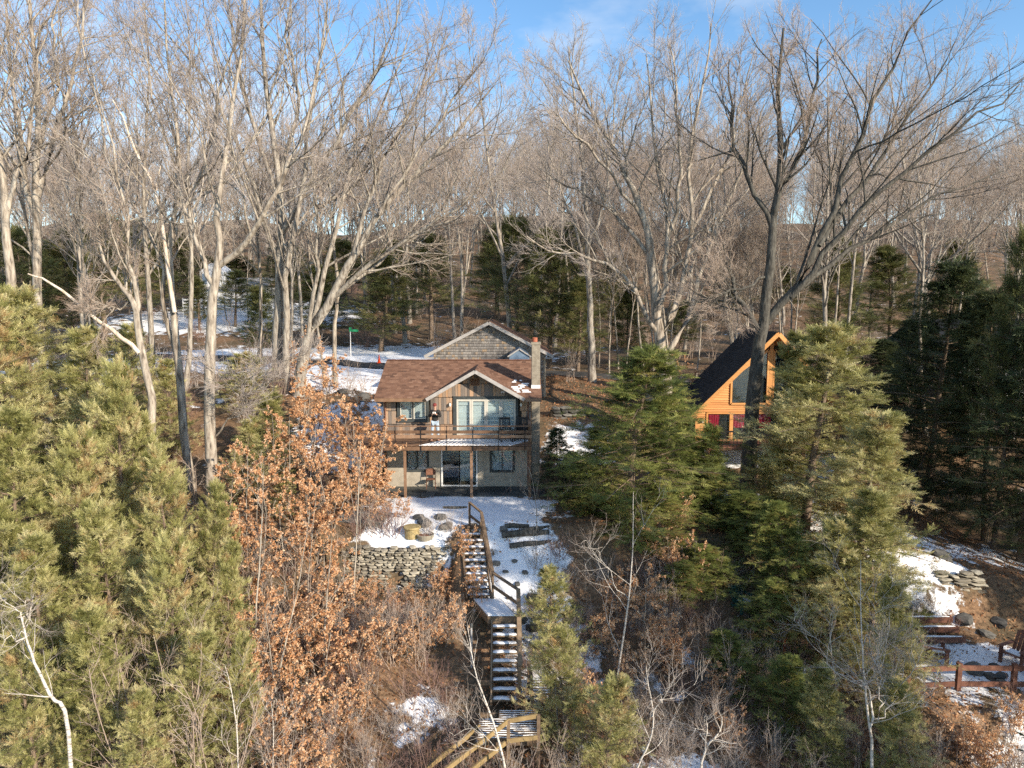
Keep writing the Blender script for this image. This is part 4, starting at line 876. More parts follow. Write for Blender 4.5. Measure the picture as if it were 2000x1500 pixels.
courses('roof_shingles', M['roof_brown'], [(ex0,52.4,RBE+.01),(ex0,RBY-.47,RBE+.01),(xm,RBY-.47,RBA+.01),(xm,52.4,RBA+.01)],0.16,rr,seed=5)
courses('roof_shingles', M['roof_brown'], [(ex1,RBY-.47,RBE+.01),(ex1,52.4,RBE+.01),(xm,52.4,RBA+.01),(xm,RBY-.47,RBA+.01)],0.16,rr,seed=6)
MB().beam((ex0-.02,RBY-.47,RBE-.08),(xm,RBY-.47,RBA-.075),0.04,0.19).build('rake_board', M['trim_grey'], rr); MB().beam((xm,RBY-.475,RBA-.075),(ex1+.02,RBY-.475,RBE-.08),0.04,0.19).build('rake_board', M['trim_grey'], rr)
for sx, a in ((ex0,1),(ex1,-1)): MB().box(min(sx,sx+a*.5),max(sx,sx+a*.5),RBY-.44,RBY-.05,RBE-.2,RBE-.12).build('eave_return', M['trim_grey'], rr)
# small glazed gable joining the two roofs
jn = MB().prism([(-0.15,5.2),(1.0,5.2),(1.0,5.95),(0.42,6.32),(-0.15,5.95)],40.5,43.9).build('link_gable', M['plaster_blue'], rear)
MB().beam((-0.25,40.45,5.92),(0.42,40.45,6.36),0.05,0.07).beam((0.42,40.45,6.36),(1.1,40.45,5.92),0.05,0.07).build('rake_board', M['trim_grey'], jn)

# ---------------------------------------------------------------- things around the cabin
def rocker(x, y, rz, label):
    c = empty('rocking_chair', (x,y,DZ), label, 'chair', None, rz)
    def part(n, mb): mb_o = link(n, mb.mesh(n, M['black_paint']), c); return mb_o
    for sx in (-.25,.25):
        part('rocker', MB().tube([(sx,-.38,.05),(sx,-.2,.015),(sx,.1,.012),(sx,.42,.07)],0.018,6))
        part('leg', MB().box(sx-.02,sx+.02,-.27,-.23,.03,.58)); part('leg', MB().beam((sx,.2,.03),(sx,.36,1.08),.04,.04))
        part('armrest', MB().box(sx-.045,sx+.045,-.32,.27,.58,.605))
    part('seat', MB().box(-.25,.25,-.28,.24,.39,.42)); part('top_rail', MB().box(-.25,.25,.33,.37,1.0,1.1)); part('lower_rail', MB().box(-.25,.25,.25,.29,.5,.55))
    for k in range(6): part('slat', MB().beam((-.19+k*.076,.27,.54),(-.19+k*.076,.35,1.02),.04,.012,up=(0,1,0)))
    return c
rocker(-0.28,33.15,R_(12),'black slatted rocking chair in front of the glass doors'); rocker(0.42,33.2,R_(-14),'black slatted rocking chair at the corner of the deck rail')
fc = empty('folding_chair', (-3.92,33.62,0.03), 'rusty brown metal folding chair by the sliding door', 'chair', None, R_(6))
for sx in (-.22,.22):
    link('leg', MB().tube([(sx,-.22,0),(sx,.12,.5),(sx,.16,.92)],.013,6).mesh('leg',M['rust']), fc); link('leg', MB().tube([(sx*.9,.2,0),(sx*.9,-.18,.45)],.012,6).mesh('leg',M['rust']), fc)
link('seat', MB().box(-.21,.21,-.2,.17,.44,.465).mesh('seat',M['rust'],.01), fc)
link('backrest', MB().add([(-.21,.13,.62),(.21,.13,.62),(.21,.155,.86),(.14,.16,.93),(-.14,.16,.93),(-.21,.155,.86),(-.21,.15,.62),(.21,.15,.62),(.21,.175,.86),(.14,.18,.93),(-.14,.18,.93),(-.21,.175,.86)],
     [(0,1,2,3,4,5),(11,10,9,8,7,6),(0,6,7,1),(1,7,8,2),(2,8,9,3),(3,9,10,4),(4,10,11,5),(5,11,6,0)]).mesh('backrest',M['rust']), fc)
for k_,(x_,y_,l_,a_,r_) in enumerate([(0.55,27.75,1.9,8,.14),(0.75,27.45,1.7,14,.11),(0.2,28.05,1.0,-4,.10),(0.95,27.95,1.2,20,.09)]):
    dx_,dy_=math.cos(R_(a_))*l_/2,math.sin(R_(a_))*l_/2; z_=H(x_,y_)+r_*.6
    tag(MB().tube([(x_-dx_,y_-dy_,z_),(x_-dx_*.3,y_-dy_*.3+.03,z_+.03),(x_+dx_*.4,y_+dy_*.4,z_+.02),(x_+dx_,y_+dy_,z_+.04)],[r_,r_*1.05,r_*.9,r_*.7],8).build('rotting_log',M['bark_dark']),['thick rotting log beside the top of the stairs','long mossy log lying below the thick rotting one','short log next to the stair head post','thin log resting against the rotting logs'][k_],'log')
tag(MB().tube([P(865,991,29.6),P(890,991.5,29.55),P(912,990.5,29.5)],[.05,.065,.04],7).build('fallen_log', M['bark_dark']), 'dark half buried log lying in the patio snow', 'log')

# ---------------------------------------------------------------- the man on the deck
def skin_obj(name, nodes, edges, mat, parent, sub=2):
    me = bpy.data.meshes.new(name); me.from_pydata([n[0] for n in nodes], edges, []); o = link(name, me, parent)
    o.modifiers.new('skin','SKIN'); sv = me.skin_vertices[0].data
    for i, n in enumerate(nodes): r = n[1]; sv[i].radius = (r, r) if not isinstance(r, tuple) else r; sv[i].use_root = (i == 0)
    m_ = o.modifiers.new('sub','SUBSURF'); m_.levels = sub; m_.render_levels = sub
    me.materials.append(mat); return o
man = empty('person', (-3.65,33.28,DZ), 'person in dark jacket and pale jeans raising a camera on the deck', 'person')
hipz = .92
bn = [((0,0,hipz),(.13,.10)),((0,.01,1.12),(.13,.10)),((0,.01,1.34),(.15,.105)),((0,.0,1.46),(.08,.07)),((0,-.01,1.52),.052),((0,-.025,1.60),(.07,.08)),((0,-.03,1.69),(.072,.088)),((0,-.02,1.75),(.05,.06)),
      ((-.10,0,.88),.085),((-.14,-.01,.48),.058),((-.17,.02,.08),.04),((-.18,-.12,.035),.035),((.10,0,.88),.085),((.13,-.01,.48),.058),((.15,.02,.08),.04),((.17,-.12,.035),.035),
      ((-.19,.01,1.42),.058),((-.27,-.06,1.16),.045),((-.10,-.26,1.30),.034),((-.045,-.30,1.36),.028),((.19,.01,1.42),.058),((.27,-.06,1.16),.045),((.10,-.26,1.30),.034),((.045,-.30,1.36),.028)]
be = [(0,1),(1,2),(2,3),(3,4),(4,5),(5,6),(6,7),(0,8),(8,9),(9,10),(10,11),(0,12),(12,13),(13,14),(14,15),(2,16),(16,17),(17,18),(18,19),(2,20),(20,21),(21,22),(22,23)]
body = skin_obj('body', bn, be, M['skin'], man)
def grow_n(idx, k, add=0): return [(bn[i][0], tuple(c*k+add for c in bn[i][1]) if isinstance(bn[i][1],tuple) else bn[i][1]*k+add) for i in idx]
skin_obj('jacket', grow_n([1,2,3,16,17,18,20,21,22],1.12,.018)+[((0,.005,.90),(.165,.13))], [(0,1),(1,2),(1,3),(3,4),(4,5),(1,6),(6,7),(7,8),(0,9)], M['jacket'], man)
skin_obj('jeans', grow_n([0,8,9,10,12,13,14],1.1,.014), [(0,1),(1,2),(2,3),(0,4),(4,5),(5,6)], M['jeans'], man)
for sx in (-1,1): link('shoe', MB().add([(sx*.165-.05,.08,0),(sx*.165+.05,.08,0),(sx*.18+.05,-.2,0),(sx*.18-.05,-.2,0),(sx*.165-.04,.07,.1),(sx*.165+.04,.07,.1),(sx*.18+.04,-.17,.06),(sx*.18-.04,-.17,.06)],[(0,3,2,1),(4,5,6,7),(0,1,5,4),(1,2,6,5),(2,3,7,6),(3,0,4,7)]).mesh('shoe',M['shoe'],.015), man)
link('cap', MB().lathe([(.092,0),(.095,.04),(.08,.09),(.045,.12),(.0,.125)],(0,-.02,1.685),16).add([(-.07,-.10,1.69),(.07,-.10,1.69),(.05,-.19,1.675),(-.05,-.19,1.675)],[(0,1,2,3)]).mesh('cap',M['cap_red'],smooth=True), man)
face = MB().lathe([(.0,0),(.014,.01),(.0,.03)],(0,-.115,1.60),8); link('nose', face.mesh('nose',M['skin'],smooth=True), man)
for sx in (-.03,.03): link('eye', MB().lathe([(.0,-.008),(.009,0),(.0,.008)],(sx,-.105,1.645),8).mesh('eye',M['black_paint']), man)
for sx in (-1,1): link('ear', MB().lathe([(.0,-.03),(.014,0),(.0,.03)],(sx*.082,-.02,1.625),8).mesh('ear',M['skin'],smooth=True), man)
for sx in (-1,1):
    for k in range(4): link('finger', MB().tube([(sx*.055,-.31,1.345+k*.019),(sx*.03,-.345,1.347+k*.019),(sx*.008,-.35,1.348+k*.019)],.009,6).mesh('finger',M['skin'],smooth=True), man)
    link('thumb', MB().tube([(sx*.06,-.29,1.40),(sx*.04,-.30,1.435),(sx*.02,-.315,1.44)],.010,6).mesh('thumb',M['skin'],smooth=True), man)
tag(MB().box(-3.65-.075,-3.65+.075,33.28-.345,33.28-.305,DZ+1.34,DZ+1.43).build('hand_controller', M['white'], None, .008), 'small white device held in the hands of the person', 'device')

# ---------------------------------------------------------------- stone walls and rocks
def rock_mesh(seed, sub=1, flat=1.0, mat='stone', box=0.0):
    import bmesh
    g = random.Random(seed); bm = bmesh.new(); bmesh.ops.create_icosphere(bm, subdivisions=sub, radius=0.5)
    for v in bm.verts:
        c = v.co; m_ = max(abs(c.x),abs(c.y),abs(c.z)); c2 = c/m_*0.5; c = c.lerp(c2, box); v.co = Vector((c.x*g.uniform(.78,1.12),c.y*g.uniform(.78,1.12),c.z*flat*g.uniform(.75,1.12)))
    me = bpy.data.meshes.new('stone'); bm.to_mesh(me); bm.free(); me.materials.append(M[mat]); return me
stones = [rock_mesh(i,1,1,'stone',0.85) for i in range(8)]; dstones = [rock_mesh(20+i,2,1,'stone_dark',0.6) for i in range(6)]
def stone_wall(name, label, x0, x1, y, z0, z1, hmin, hmax, wmin, wmax, meshes, hole=None, curve=0.0, seed=1):
    g = random.Random(seed); e = empty(name, ((x0+x1)/2,y,z0), label, 'wall'); z = z0
    core = MB()
    def yc(x): return y + curve*((x-(x0+x1)/2)/((x1-x0)/2))**2
    n = 14
    for i in range(n):
        a=x0+(x1-x0)*i/n; b=x0+(x1-x0)*(i+1)/n; m_=(a+b)/2
        if hole and hole[0]-.1<m_<hole[1]+.1: core.box(a,b,yc(m_)+.45,yc(m_)+.6,z0-.4,z1-.12); core.box(a,b,yc(m_)+.1,yc(m_)+.45,hole[3],z1-.12)
        else: core.box(a,b,yc(m_)+.12,yc(m_)+.6,z0-.4,z1-.12)
    core.build('core', M['soil'], e)
    while z < z1:
        hh = g.uniform(hmin,hmax); x = x0+g.uniform(0,.1)
        while x < x1:
            ww = g.uniform(wmin,wmax); xc=x+ww/2; x += ww
            if hole and hole[0]<xc<hole[1] and hole[2]<z+hh/2<hole[3]: continue
            if z+hh>z1 and g.random()<.3: continue
            if abs(xc-(x0+x1)/2)/((x1-x0)/2) > 1-0.25*max(0,(z-z0)/(z1-z0)-.6)*g.random()*2: continue
            o = link('stone', g.choice(meshes), e); o.matrix_parent_inverse=e.matrix_basis.inverted()
            o.location=(xc,yc(xc)+g.uniform(.05,.16),z+hh/2); o.scale=(ww*1.04,g.uniform(.3,.42),hh*1.06); o.rotation_euler=(g.gauss(0,.05),g.gauss(0,.06),g.gauss(0,.08))
        z += hh*.96
    return e
stone_wall('retaining_wall','dry stacked tan stone retaining wall with dark opening below the patio',-6.9,-2.35,27.25,-2.55,-0.72,.05,.16,.12,.46,stones,(-4.9,-4.35,-2.4,-1.75),0.35,3)
stone_wall('field_stone_wall','low dark field stone wall on the bank beside the cabin',2.2,4.9,40.2,2.15,3.0,.14,.26,.3,.75,[rock_mesh(50+i,1,1,'stone_dark',.8) for i in range(5)],None,-.3,4)
stone_wall('stacked_slabs','flat stone slabs stacked under the dark hemlock trunk',17.0,18.9,27.3,-3.0,-1.9,.08,.15,.35,.8,[rock_mesh(60+i,1,1,'stone',.8) for i in range(5)],None,.2,5)
gb = 'dark boulders lying about the snow'
bl = [('dark boulder in the snow beside the cabin roof edge',[(-9.2,43.2,.9),(-8.2,43.8,.6),(-7.6,42.0,.7),(-8.6,41.2,.45),(-10.6,44.2,.7)]),('rounded boulder among stacked slabs under the hemlock',[(17.6,26.5,.6),(19.0,26.6,.55),(18.2,26.0,.45),(20.0,26.2,.4),(17.9,28.6,.7)]),
      ('dark stone of the ring on the snowy terrace',[(16.1,23.5,.45),(16.5,23.2,.4),(16.3,23.9,.4),(16.9,23.3,.35),(16.6,22.8,.4),(17.1,23.9,.35)]),('dark rock poking through snow beside the stairs',[(-0.35,28.0,.35),(0.3,25.2,.5),(0.9,25.6,.6),(0.75,24.8,.4),(-.6,26.9,.25),(-.25,26.6,.2),(.2,26.2,.22),(.1,26.9,.2),(.5,26.5,.25),(-.1,25.9,.2),(1.3,26.2,.35)]),
      ('boulder resting by the edge of the gravel terrace',[(-3.6,28.5,.5),(-3.0,28.9,.45),(-3.9,28.9,.4),(-2.7,28.3,.5)]),('weathered boulder in the pile behind the olive hemlocks',[(-23.5,33.6,1.6),(-22.4,34.0,1.2),(-24.4,34.4,1.5),(-22.9,32.8,1.0)])]
for lab, pts in bl:
    for (x,y,s) in pts:
        o = link('boulder', fr.choice(dstones)); o.location=(x,y,H(x,y)+s*.12); o.scale=(s*1.25,s,s*.6); o.rotation_euler=(fr.gauss(0,.15),fr.gauss(0,.15),fr.uniform(0,6.28)); tag(o,lab,'rock',lab.replace(' a ',' ')+' group' if False else 'boulders: '+' '.join(lab.split()[:6]))
dr = empty('metal_drum', (-4.05,28.0,H(-4.05,28.0)), 'yellowed round drum with lid above the stone wall', 'drum')
link('body', MB().lathe([(.30,-.1),(.30,.30),(.28,.30)],n=22).mesh('body',M['ochre']), dr); link('lid', MB().lathe([(.36,.30),(.37,.33),(.34,.37),(.1,.38)],n=22).mesh('lid',M['ochre']), dr)
ps = empty('rusty_basin', (-3.5,27.85,H(-3.5,27.85)), 'shallow rusty basin beside the yellowed drum', 'basin')
link('rim', MB().lathe([(.30,-.1),(.36,.12),(.33,.13),(.26,.05)],n=20).mesh('rim',M['stone']), ps); link('water', MB().lathe([(.27,.06),(.27,.075)],n=18).mesh('water',M['rust']), ps)

# ---------------------------------------------------------------- stairs down the bank
stairs = empty('wooden_stairs', (-0.9,25,-2.2), 'weathered wooden stairs with snowy treads climbing to the patio', 'stairs')
SW = M['stair_wood']
def snow_cap(x0,x1,y0,y1,z,parent,seed,h=.03):
    g=random.Random(seed); n=8; V=[];F_=[]
    for i in range(n+1):
        t=i/n; x=x0+(x1-x0)*t; e=.0 if 0<i<n else .02
        a=y0+g.uniform(.005,.05)+e; b=y1-g.uniform(.0,.03)-e; hh=h*g.uniform(.6,1.3) if 0<i<n else .008
        V+=[(x,a,z),(x,a+.025,z+hh),(x,b-.02,z+hh),(x,b,z)]
    for i in range(n):
        for j in range(3): F_.append((i*4+j,(i+1)*4+j,(i+1)*4+j+1,i*4+j+1))
    F_+= [(0,1,2,3),(n*4+3,n*4+2,n*4+1,n*4)]
    return MB().add(V,F_).build('snow', M['snow'], parent, smooth=True)
def flight(xa, ya, za, xb, yb, zb, n, wdt):
    for k in range(n):
        t=k/(n-1); x=xa+(xb-xa)*t; y=ya+(yb-ya)*t; z=za+(zb-za)*t
        tr_=MB().box(x-wdt/2,x+wdt/2,y-.14,y+.14,z-.045,z).build('tread', SW, stairs, .004); snow_cap(x-wdt/2+.02,x+wdt/2-.02,y-.135,y+.10,z+.001,tr_,k*7+n)
    for sx in (-1,1):
        MB().beam((xa+sx*(wdt/2+.03),ya+.25,za+.02),(xb+sx*(wdt/2+.03),yb-.2,zb-.12),.05,.26).build('stringer', SW, stairs)
flight(-1.62,27.75,-0.32,-1.24,25.78,-2.02,10,.86)
flight(-.26,23.93,-2.40,-.21,21.80,-3.86,9,.86)
# landing and top step
MB().box(-2.05,-1.15,27.95,28.6,-.16,-.08).build('top_step', SW, stairs); tl = stairs
def quad_deck(name, q, z, th, snow=True):
    n=4; o=MB().add([(x,y,z-th) for x,y in q]+[(x,y,z) for x,y in q],[(3,2,1,0),(4,5,6,7)]+[(i,(i+1)%n,n+(i+1)%n,n+i) for i in range(n)]).build(name, SW, stairs)
    if snow:
        c=np.mean(q,axis=0); s2=[tuple(c+(np.array(p)-c)*.94) for p in q]; MB().add([(x,y,z+.001) for x,y in s2]+[(x,y,z+.04) for x,y in [tuple(c+(np.array(p)-c)*.90) for p in q]],[(3,2,1,0),(4,5,6,7)]+[(i,(i+1)%n,n+(i+1)%n,n+i) for i in range(n)]).build('snow', M['snow'], o)
    return o
quad_deck('landing', [(-.86,24.12),(.18,24.12),(-.42,25.68),(-1.5,25.68)], -2.16, .26)
for x,y in ((-.82,24.2),(.12,24.2),(-1.4,25.6),(-.5,25.6)): MB().box(x-.05,x+.05,y-.05,y+.05,H(x,y)-.3,-2.42).build('post', SW, stairs)
def post(x,y,zb,zt,w_=.09,mat=None): return MB().box(x-w_/2,x+w_/2,y-w_/2,y+w_/2,zb,zt).build('rail_post', mat or SW, stairs)
A=(-1.72,28.05); B=(-1.30,27.35)
post(*A,-.3,.90); post(-1.22,27.6,-.9,.62)
MB().beam((A[0],A[1],.88),(-1.22,27.6,.60),.10,.05).build('handrail', SW, stairs); MB().beam((A[0],A[1],.35),(-1.22,27.6,.1),.04,.10).build('mid_rail', SW, stairs)
post(-.72,25.6,-2.6,-1.05); post(.22,24.15,-3.0,-1.15,.12); post(.24,21.75,-4.6,-2.75,.12)
MB().beam((-1.22,27.6,.60),(-.72,25.6,-1.08),.12,.05).build('handrail', SW, stairs); MB().beam((-1.22,27.6,.05),(-.72,25.6,-1.62),.04,.12).build('mid_rail', SW, stairs)
MB().beam((-.72,25.55,-1.10),(.22,24.15,-1.18),.12,.05).build('handrail', SW, stairs); MB().beam((-.72,25.55,-1.62),(.22,24.15,-1.70),.04,.12).build('mid_rail', SW, stairs)
MB().beam((.22,24.15,-1.16),(.27,21.75,-2.75),.15,.05).build('handrail', SW, stairs); MB().beam((.24,24.1,-1.72),(.28,21.75,-3.28),.04,.12).build('mid_rail', SW, stairs)
for x,y,z in ((-.66,22.9,-3.1),(-.66,22.2,-3.6),(.22,22.9,-3.1)): MB().box(x-.05,x+.05,y-.05,y+.05,H(x,y)-.4,z).build('post', SW, stairs)
MB().box(-1.15,-.7,22.0,22.1,-3.55,-3.42).build('brace', SW, stairs)
# lower platform of narrow boards
for k in range(13):
    y=19.85+k*.118; x0=-1.03 if (k<9) else -.42; bd=MB().box(x0,.82,y,y+.105,-4.05,-4.01).build('platform_board', SW, stairs); snow_cap(x0+.02,.80,y+.01,y+.088,-4.008,bd,k+90,.014)
MB().box(-1.0,.8,19.88,19.93,-4.25,-4.055).build('joist', SW, stairs); MB().box(-1.0,.8,21.25,21.3,-4.25,-4.055).build('joist', SW, stairs)
for x,y in ((-.95,20),(.75,20),(-.4,21.3),(.75,21.3)): MB().box(x-.05,x+.05,y-.05,y+.05,H(x,y)-.6,-4.055).build('post', SW, stairs)
for k in range(6):
    y=21.55+k*.16; bd=MB().box(.62,1.3,y,y+.145,-3.62,-3.58).build('side_board', SW, stairs); snow_cap(.64,1.28,y+.01,y+.13,-3.578,bd,k+60,.02)
for x,y in ((.66,21.6),(1.25,21.6),(.66,22.4),(1.25,22.4)): MB().box(x-.04,x+.04,y-.04,y+.04,H(x,y)-.4,-3.62).build('post', SW, stairs)
post(.62,21.5,-4.5,-2.95); MB().beam((.62,21.5,-2.98),(.55,22.4,-2.98),.1,.05).build('handrail', SW, stairs); post(.55,22.4,-4.2,-2.95)
MB().beam((.30,21.75,-3.0),(.62,21.5,-3.0),.08,.05).build('handrail', SW, stairs)
# yellow rails of the flight that turns down to the water
lows = empty('lower_stair_rails', (-1.2,19,-4.4), 'newer yellow timber handrails and steps leading down to the lake', 'stairs')
YW=M['yellow_wood']
def ext(a,b,k): a=Vector(a);b=Vector(b);return tuple(a+(b-a)*k)
r1a,r1b=P(993,1408,19.45),P(876,1500,18.2); r2a,r2b=P(938,1419,20.5),P(838,1498,19.0); r3a,r3b=P(987,1451,19.4),P(929,1498,18.75)
for a_,b_,k_ in ((r1a,r1b,1.9),(r2a,r2b,1.9),(r3a,r3b,2.8)):
    MB().beam(a_,ext(a_,b_,k_),.05,.14).build('handrail', YW, lows)
MB().beam(r1a,P(1050,1398,19.5),.05,.13).build('handrail', YW, lows); MB().beam(P(990,1447,19.42),P(1050,1440,19.45),.05,.13).build('handrail', YW, lows)
for q in (r1a,r2a,P(1052,1398,19.5)): MB().box(q[0]-.05,q[0]+.05,q[1]-.05,q[1]+.05,H(q[0],q[1])-.3,q[2]+.03).build('rail_post', SW, lows)
for k in range(7):
    t=(k+.7)/4; p=(np.array(r1a)+np.array(r2a))/2*(1-t)+(np.array(r1b)+np.array(r2b))/2*t
    d_=np.array(r1b)-np.array(r1a); d_[2]=0; d_/=np.linalg.norm(d_); s_=np.array([-d_[1],d_[0],0])
    MB().beam(p+s_*.55-np.array([0,0,1.0]),p-s_*.55-np.array([0,0,1.0]),.28,.045).build('tread', SW, lows)
pl = empty('pipe_post', (P(921,1300,23.4)[0],23.4,H(-1.3,23.4)), 'grey pipe post with dark cap next to the stairs', 'post'); zt_=P(921,1225,23.4)[2]-pl.location.z
link('shaft', MB().tube([(0,0,-.3),(0,0,zt_)],.035,8).mesh('shaft',M['galv']), pl); link('cap', MB().lathe([(.05,0),(.06,.05),(.05,.12),(.01,.14)],(0,0,zt_),12).mesh('cap',M['trim_dark']), pl)

# ---------------------------------------------------------------- the orange chalet next door
chal = empty('chalet', (14.6,40,0), 'orange wood sided chalet with steep dark roof and tall windows', 'house')
CAX, CAZ, CE0, CEZ, CYF = 14.62, 7.15, 10.45, 2.98, 40.0
OW=M['orange_wood']
MB().prism([(CE0,-1.6),(18.8,-1.6),(18.8,CEZ),(CAX,CAZ),(CE0,CEZ)],CYF+.05,44.1).build('wall',M['soil'],chal)
CHO=[(10.95,18.3,1.30,2.78),(12.35,16.9,3.25,6.2)]
z=-1.5
bw=chal
while z < 7.0:
    xl=CE0 if z<CEZ else CE0+(z-CEZ)*(CAX-CE0)/(CAZ-CEZ); xr=2*CAX-xl
    segs=[(xl,xr)]
    for h in ((11.02,18.2,1.25,2.80),):
        if z+.1>h[2] and z<h[3]: segs=[(xl,h[0]),(h[1],xr)]
    if 3.2<z<6.5:
        lim=12.38 if z<4.75 else 12.38+(z-4.75)*.98
        if lim<CAX-.15: segs=[(xl,lim),(2*CAX-lim,xr)]
    for a_,b_ in segs:
        if b_-a_>.08: MB().add([(a_,CYF-.035,z),(b_,CYF-.035,z),(b_,CYF+.05,z),(a_,CYF+.05,z),(a_,CYF+.0,z+.135),(b_,CYF+.0,z+.135),(b_,CYF+.05,z+.135),(a_,CYF+.05,z+.135)],[(0,3,2,1),(4,5,6,7),(0,1,5,4),(1,2,6,5),(2,3,7,6),(3,0,4,7)]).build('siding_board',OW,chal)
    z+=.135
for sx in (-1,1):
    q=[(CAX+sx*x_,z_) for x_,z_ in ((2.2,3.28),(.16,3.28),(.16,6.35),(2.2,4.72))]
    wf=MB()
    pts=q+[q[0]]
    for (x0_,z0_),(x1_,z1_) in zip(pts,pts[1:]): wf.beam((x0_,CYF-.05,z0_),(x1_,CYF-.05,z1_),.10,.09,up=(0,1,0))
    wo=wf.build('tall_window',OW,chal)
    MB().add([(x_,CYF-.01,z_) for x_,z_ in q]+[(x_,CYF+.0,z_) for x_,z_ in q],[(0,1,2,3),(7,6,5,4),(0,4,5,1),(1,5,6,2),(2,6,7,3),(3,7,4,0)]).build('pane',M['glass'],wo)
    MB().add([(x_,CYF+.03,z_) for x_,z_ in q],[(0,1,2,3)]).build('backing',M['dark_room'],wo)
MB().box(CAX-.1,CAX+.1,CYF-.09,CYF+.0,3.2,6.9).build('centre_post',OW,chal)
for k in range(5):
    x0=11.05+k*1.43; do=MB().box(x0,x0+.1,CYF-.07,CYF+.04,1.25,2.8).box(x0+1.33,x0+1.43,CYF-.07,CYF+.04,1.25,2.8).box(x0+.1,x0+1.33,CYF-.07,CYF+.04,2.7,2.8).build('glass_door',OW,chal)
    MB().box(x0+.1,x0+1.33,CYF-.02,CYF-.012,1.25,2.7).build('pane',M['glass'],do); MB().box(x0+.1,x0+1.33,CYF+.03,CYF+.04,1.25,2.7).build('backing',M['dark_room'],do)
    cu=[];nn=14; x1=x0+.15 if k%2==0 else x0+.12; wd=.62 if k==0 else .7
    for i in range(nn+1):
        x_=x1+wd*i/nn; y_=CYF+.012+.01*math.sin(i*2.1); cu+=[(x_,y_,2.68),(x1+wd*.5+(x_-x1-wd*.5)*(.75 if k==0 else .9),y_,1.9 if k else 1.3)]
    MB().add(cu,[(2*i,2*i+2,2*i+3,2*i+1) for i in range(nn)]).build('curtain',M['curtain_red'],do)
rq=MB()
for sx in (-1,1): rq.slab([(CAX+sx*4.55,CYF-.6,CEZ-.32),(CAX,CYF-1.0,CAZ+.22),(CAX,44.4,CAZ+.22),(CAX+sx*4.55,44.4,CEZ-.32)],.14)
crf=rq.build('roof',OW,chal)
for sx in (-1,1):
    q=[(CAX+sx*4.6,CYF-.62,CEZ-.34),(CAX+sx*4.6,44.4,CEZ-.34),(CAX,44.4,CAZ+.235),(CAX,CYF-1.02,CAZ+.235)]
    courses('roof_shingles',M['roof_dark'],q,.16,crf,seed=30+sx)
    MB().beam((CAX+sx*4.55,CYF-.63,CEZ-.42),(CAX+sx*.02,CYF-1.03,CAZ+.12),.05,.22).build('rake_board',OW,crf)
MB().box(8.3,10.6,41.5,46,-1.5,2.6).build('side_wing',OW,chal); courses('roof_shingles',M['roof_dark'],[(8.0,41.2,2.5),(11.0,41.2,2.5),(11.0,43.8,4.1),(8.0,43.8,4.1)],.16,crf,seed=44)
MB().slab([(8.0,41.25,2.48),(11.0,41.25,2.48),(11.0,43.8,4.08),(8.0,43.8,4.08)],.1).build('wing_roof',M['trim_dark'],crf)
cst=MB().box(9.55,10.55,46.0,46.9,-1,5.6).build('stone_chimney',M['stone'],chal); MB().box(9.48,10.62,45.93,46.97,5.6,5.72).build('chimney_cap',mat_p('clay_cap',(.4,.2,.12),.8),cst)
lp=MB().box(10.70,10.82,CYF-.12,CYF-.04,2.18,2.36).build('wall_lamp',M['black_metal'],chal); MB().box(10.83,10.88,CYF-.11,CYF-.05,2.2,2.34).build('lamp_glass',M['lamp_glass'],lp)
cdk=MB().box(10.6,18.6,38.0,39.94,1.0,1.18).build('deck',M['red_wood'],chal)
MB().box(10.6,18.6,38.0,38.06,1.98,2.06).build('rail',M['black_metal'],cdk); MB().box(10.6,18.6,38.0,38.05,1.28,1.33).build('rail',M['black_metal'],cdk)
for k in range(40): MB().box(10.62+k*.2,10.65+k*.2,38.01,38.04,1.18,1.98).build('baluster',M['black_metal'],cdk)
for x in (10.7,13.3,15.9,18.5): MB().box(x-.08,x+.08,38.05,38.21,H(x,38.1)-.2,1.0).build('post',M['red_wood'],cdk)
MB().box(10.8,18.5,39.95,40.04,-1.6,1.0).build('lower_wall',M['white_siding'],chal)

# grey neighbour half hidden by the hemlocks
gh=empty('grey_house',(33,46,0),'grey sided house with dark roof hidden behind shaded hemlocks','house')
MB().box(28.5,38,46,54,-3,5.6).build('wall',mat_n('grey_siding',[(.3,(.30,.31,.33)),(.7,(.40,.41,.43))],2,rough=.8,bump=.1),gh)
MB().slab([(28,45.2,5.5),(38.5,45.2,5.5),(38.5,50,7.9),(28,50,7.9)],.16).slab([(28,54.8,5.5),(38.5,54.8,5.5),(38.5,50,7.9),(28,50,7.9)],.16).build('roof',M['roof_dark'],gh)
for x in (29.3,31.6): window(gh,'window',x,x+1.3,2.2,4.0,45.97,M['white'],.1,2,M['dark_room'])
gd=MB().box(28.2,37,43.4,45.95,1.1,1.3).build('deck',M['trim_grey'],gh)
for k in range(30): MB().box(28.25+k*.28,28.29+k*.28,43.42,43.46,1.3,2.2).build('baluster',M['trim_grey'],gd)
MB().box(28.2,37,43.38,43.5,2.2,2.28).build('rail',M['trim_grey'],gd)
for x in (28.4,31.2,34): MB().box(x-.1,x+.1,43.5,43.7,-4,1.1).build('post',M['trim_grey'],gd)
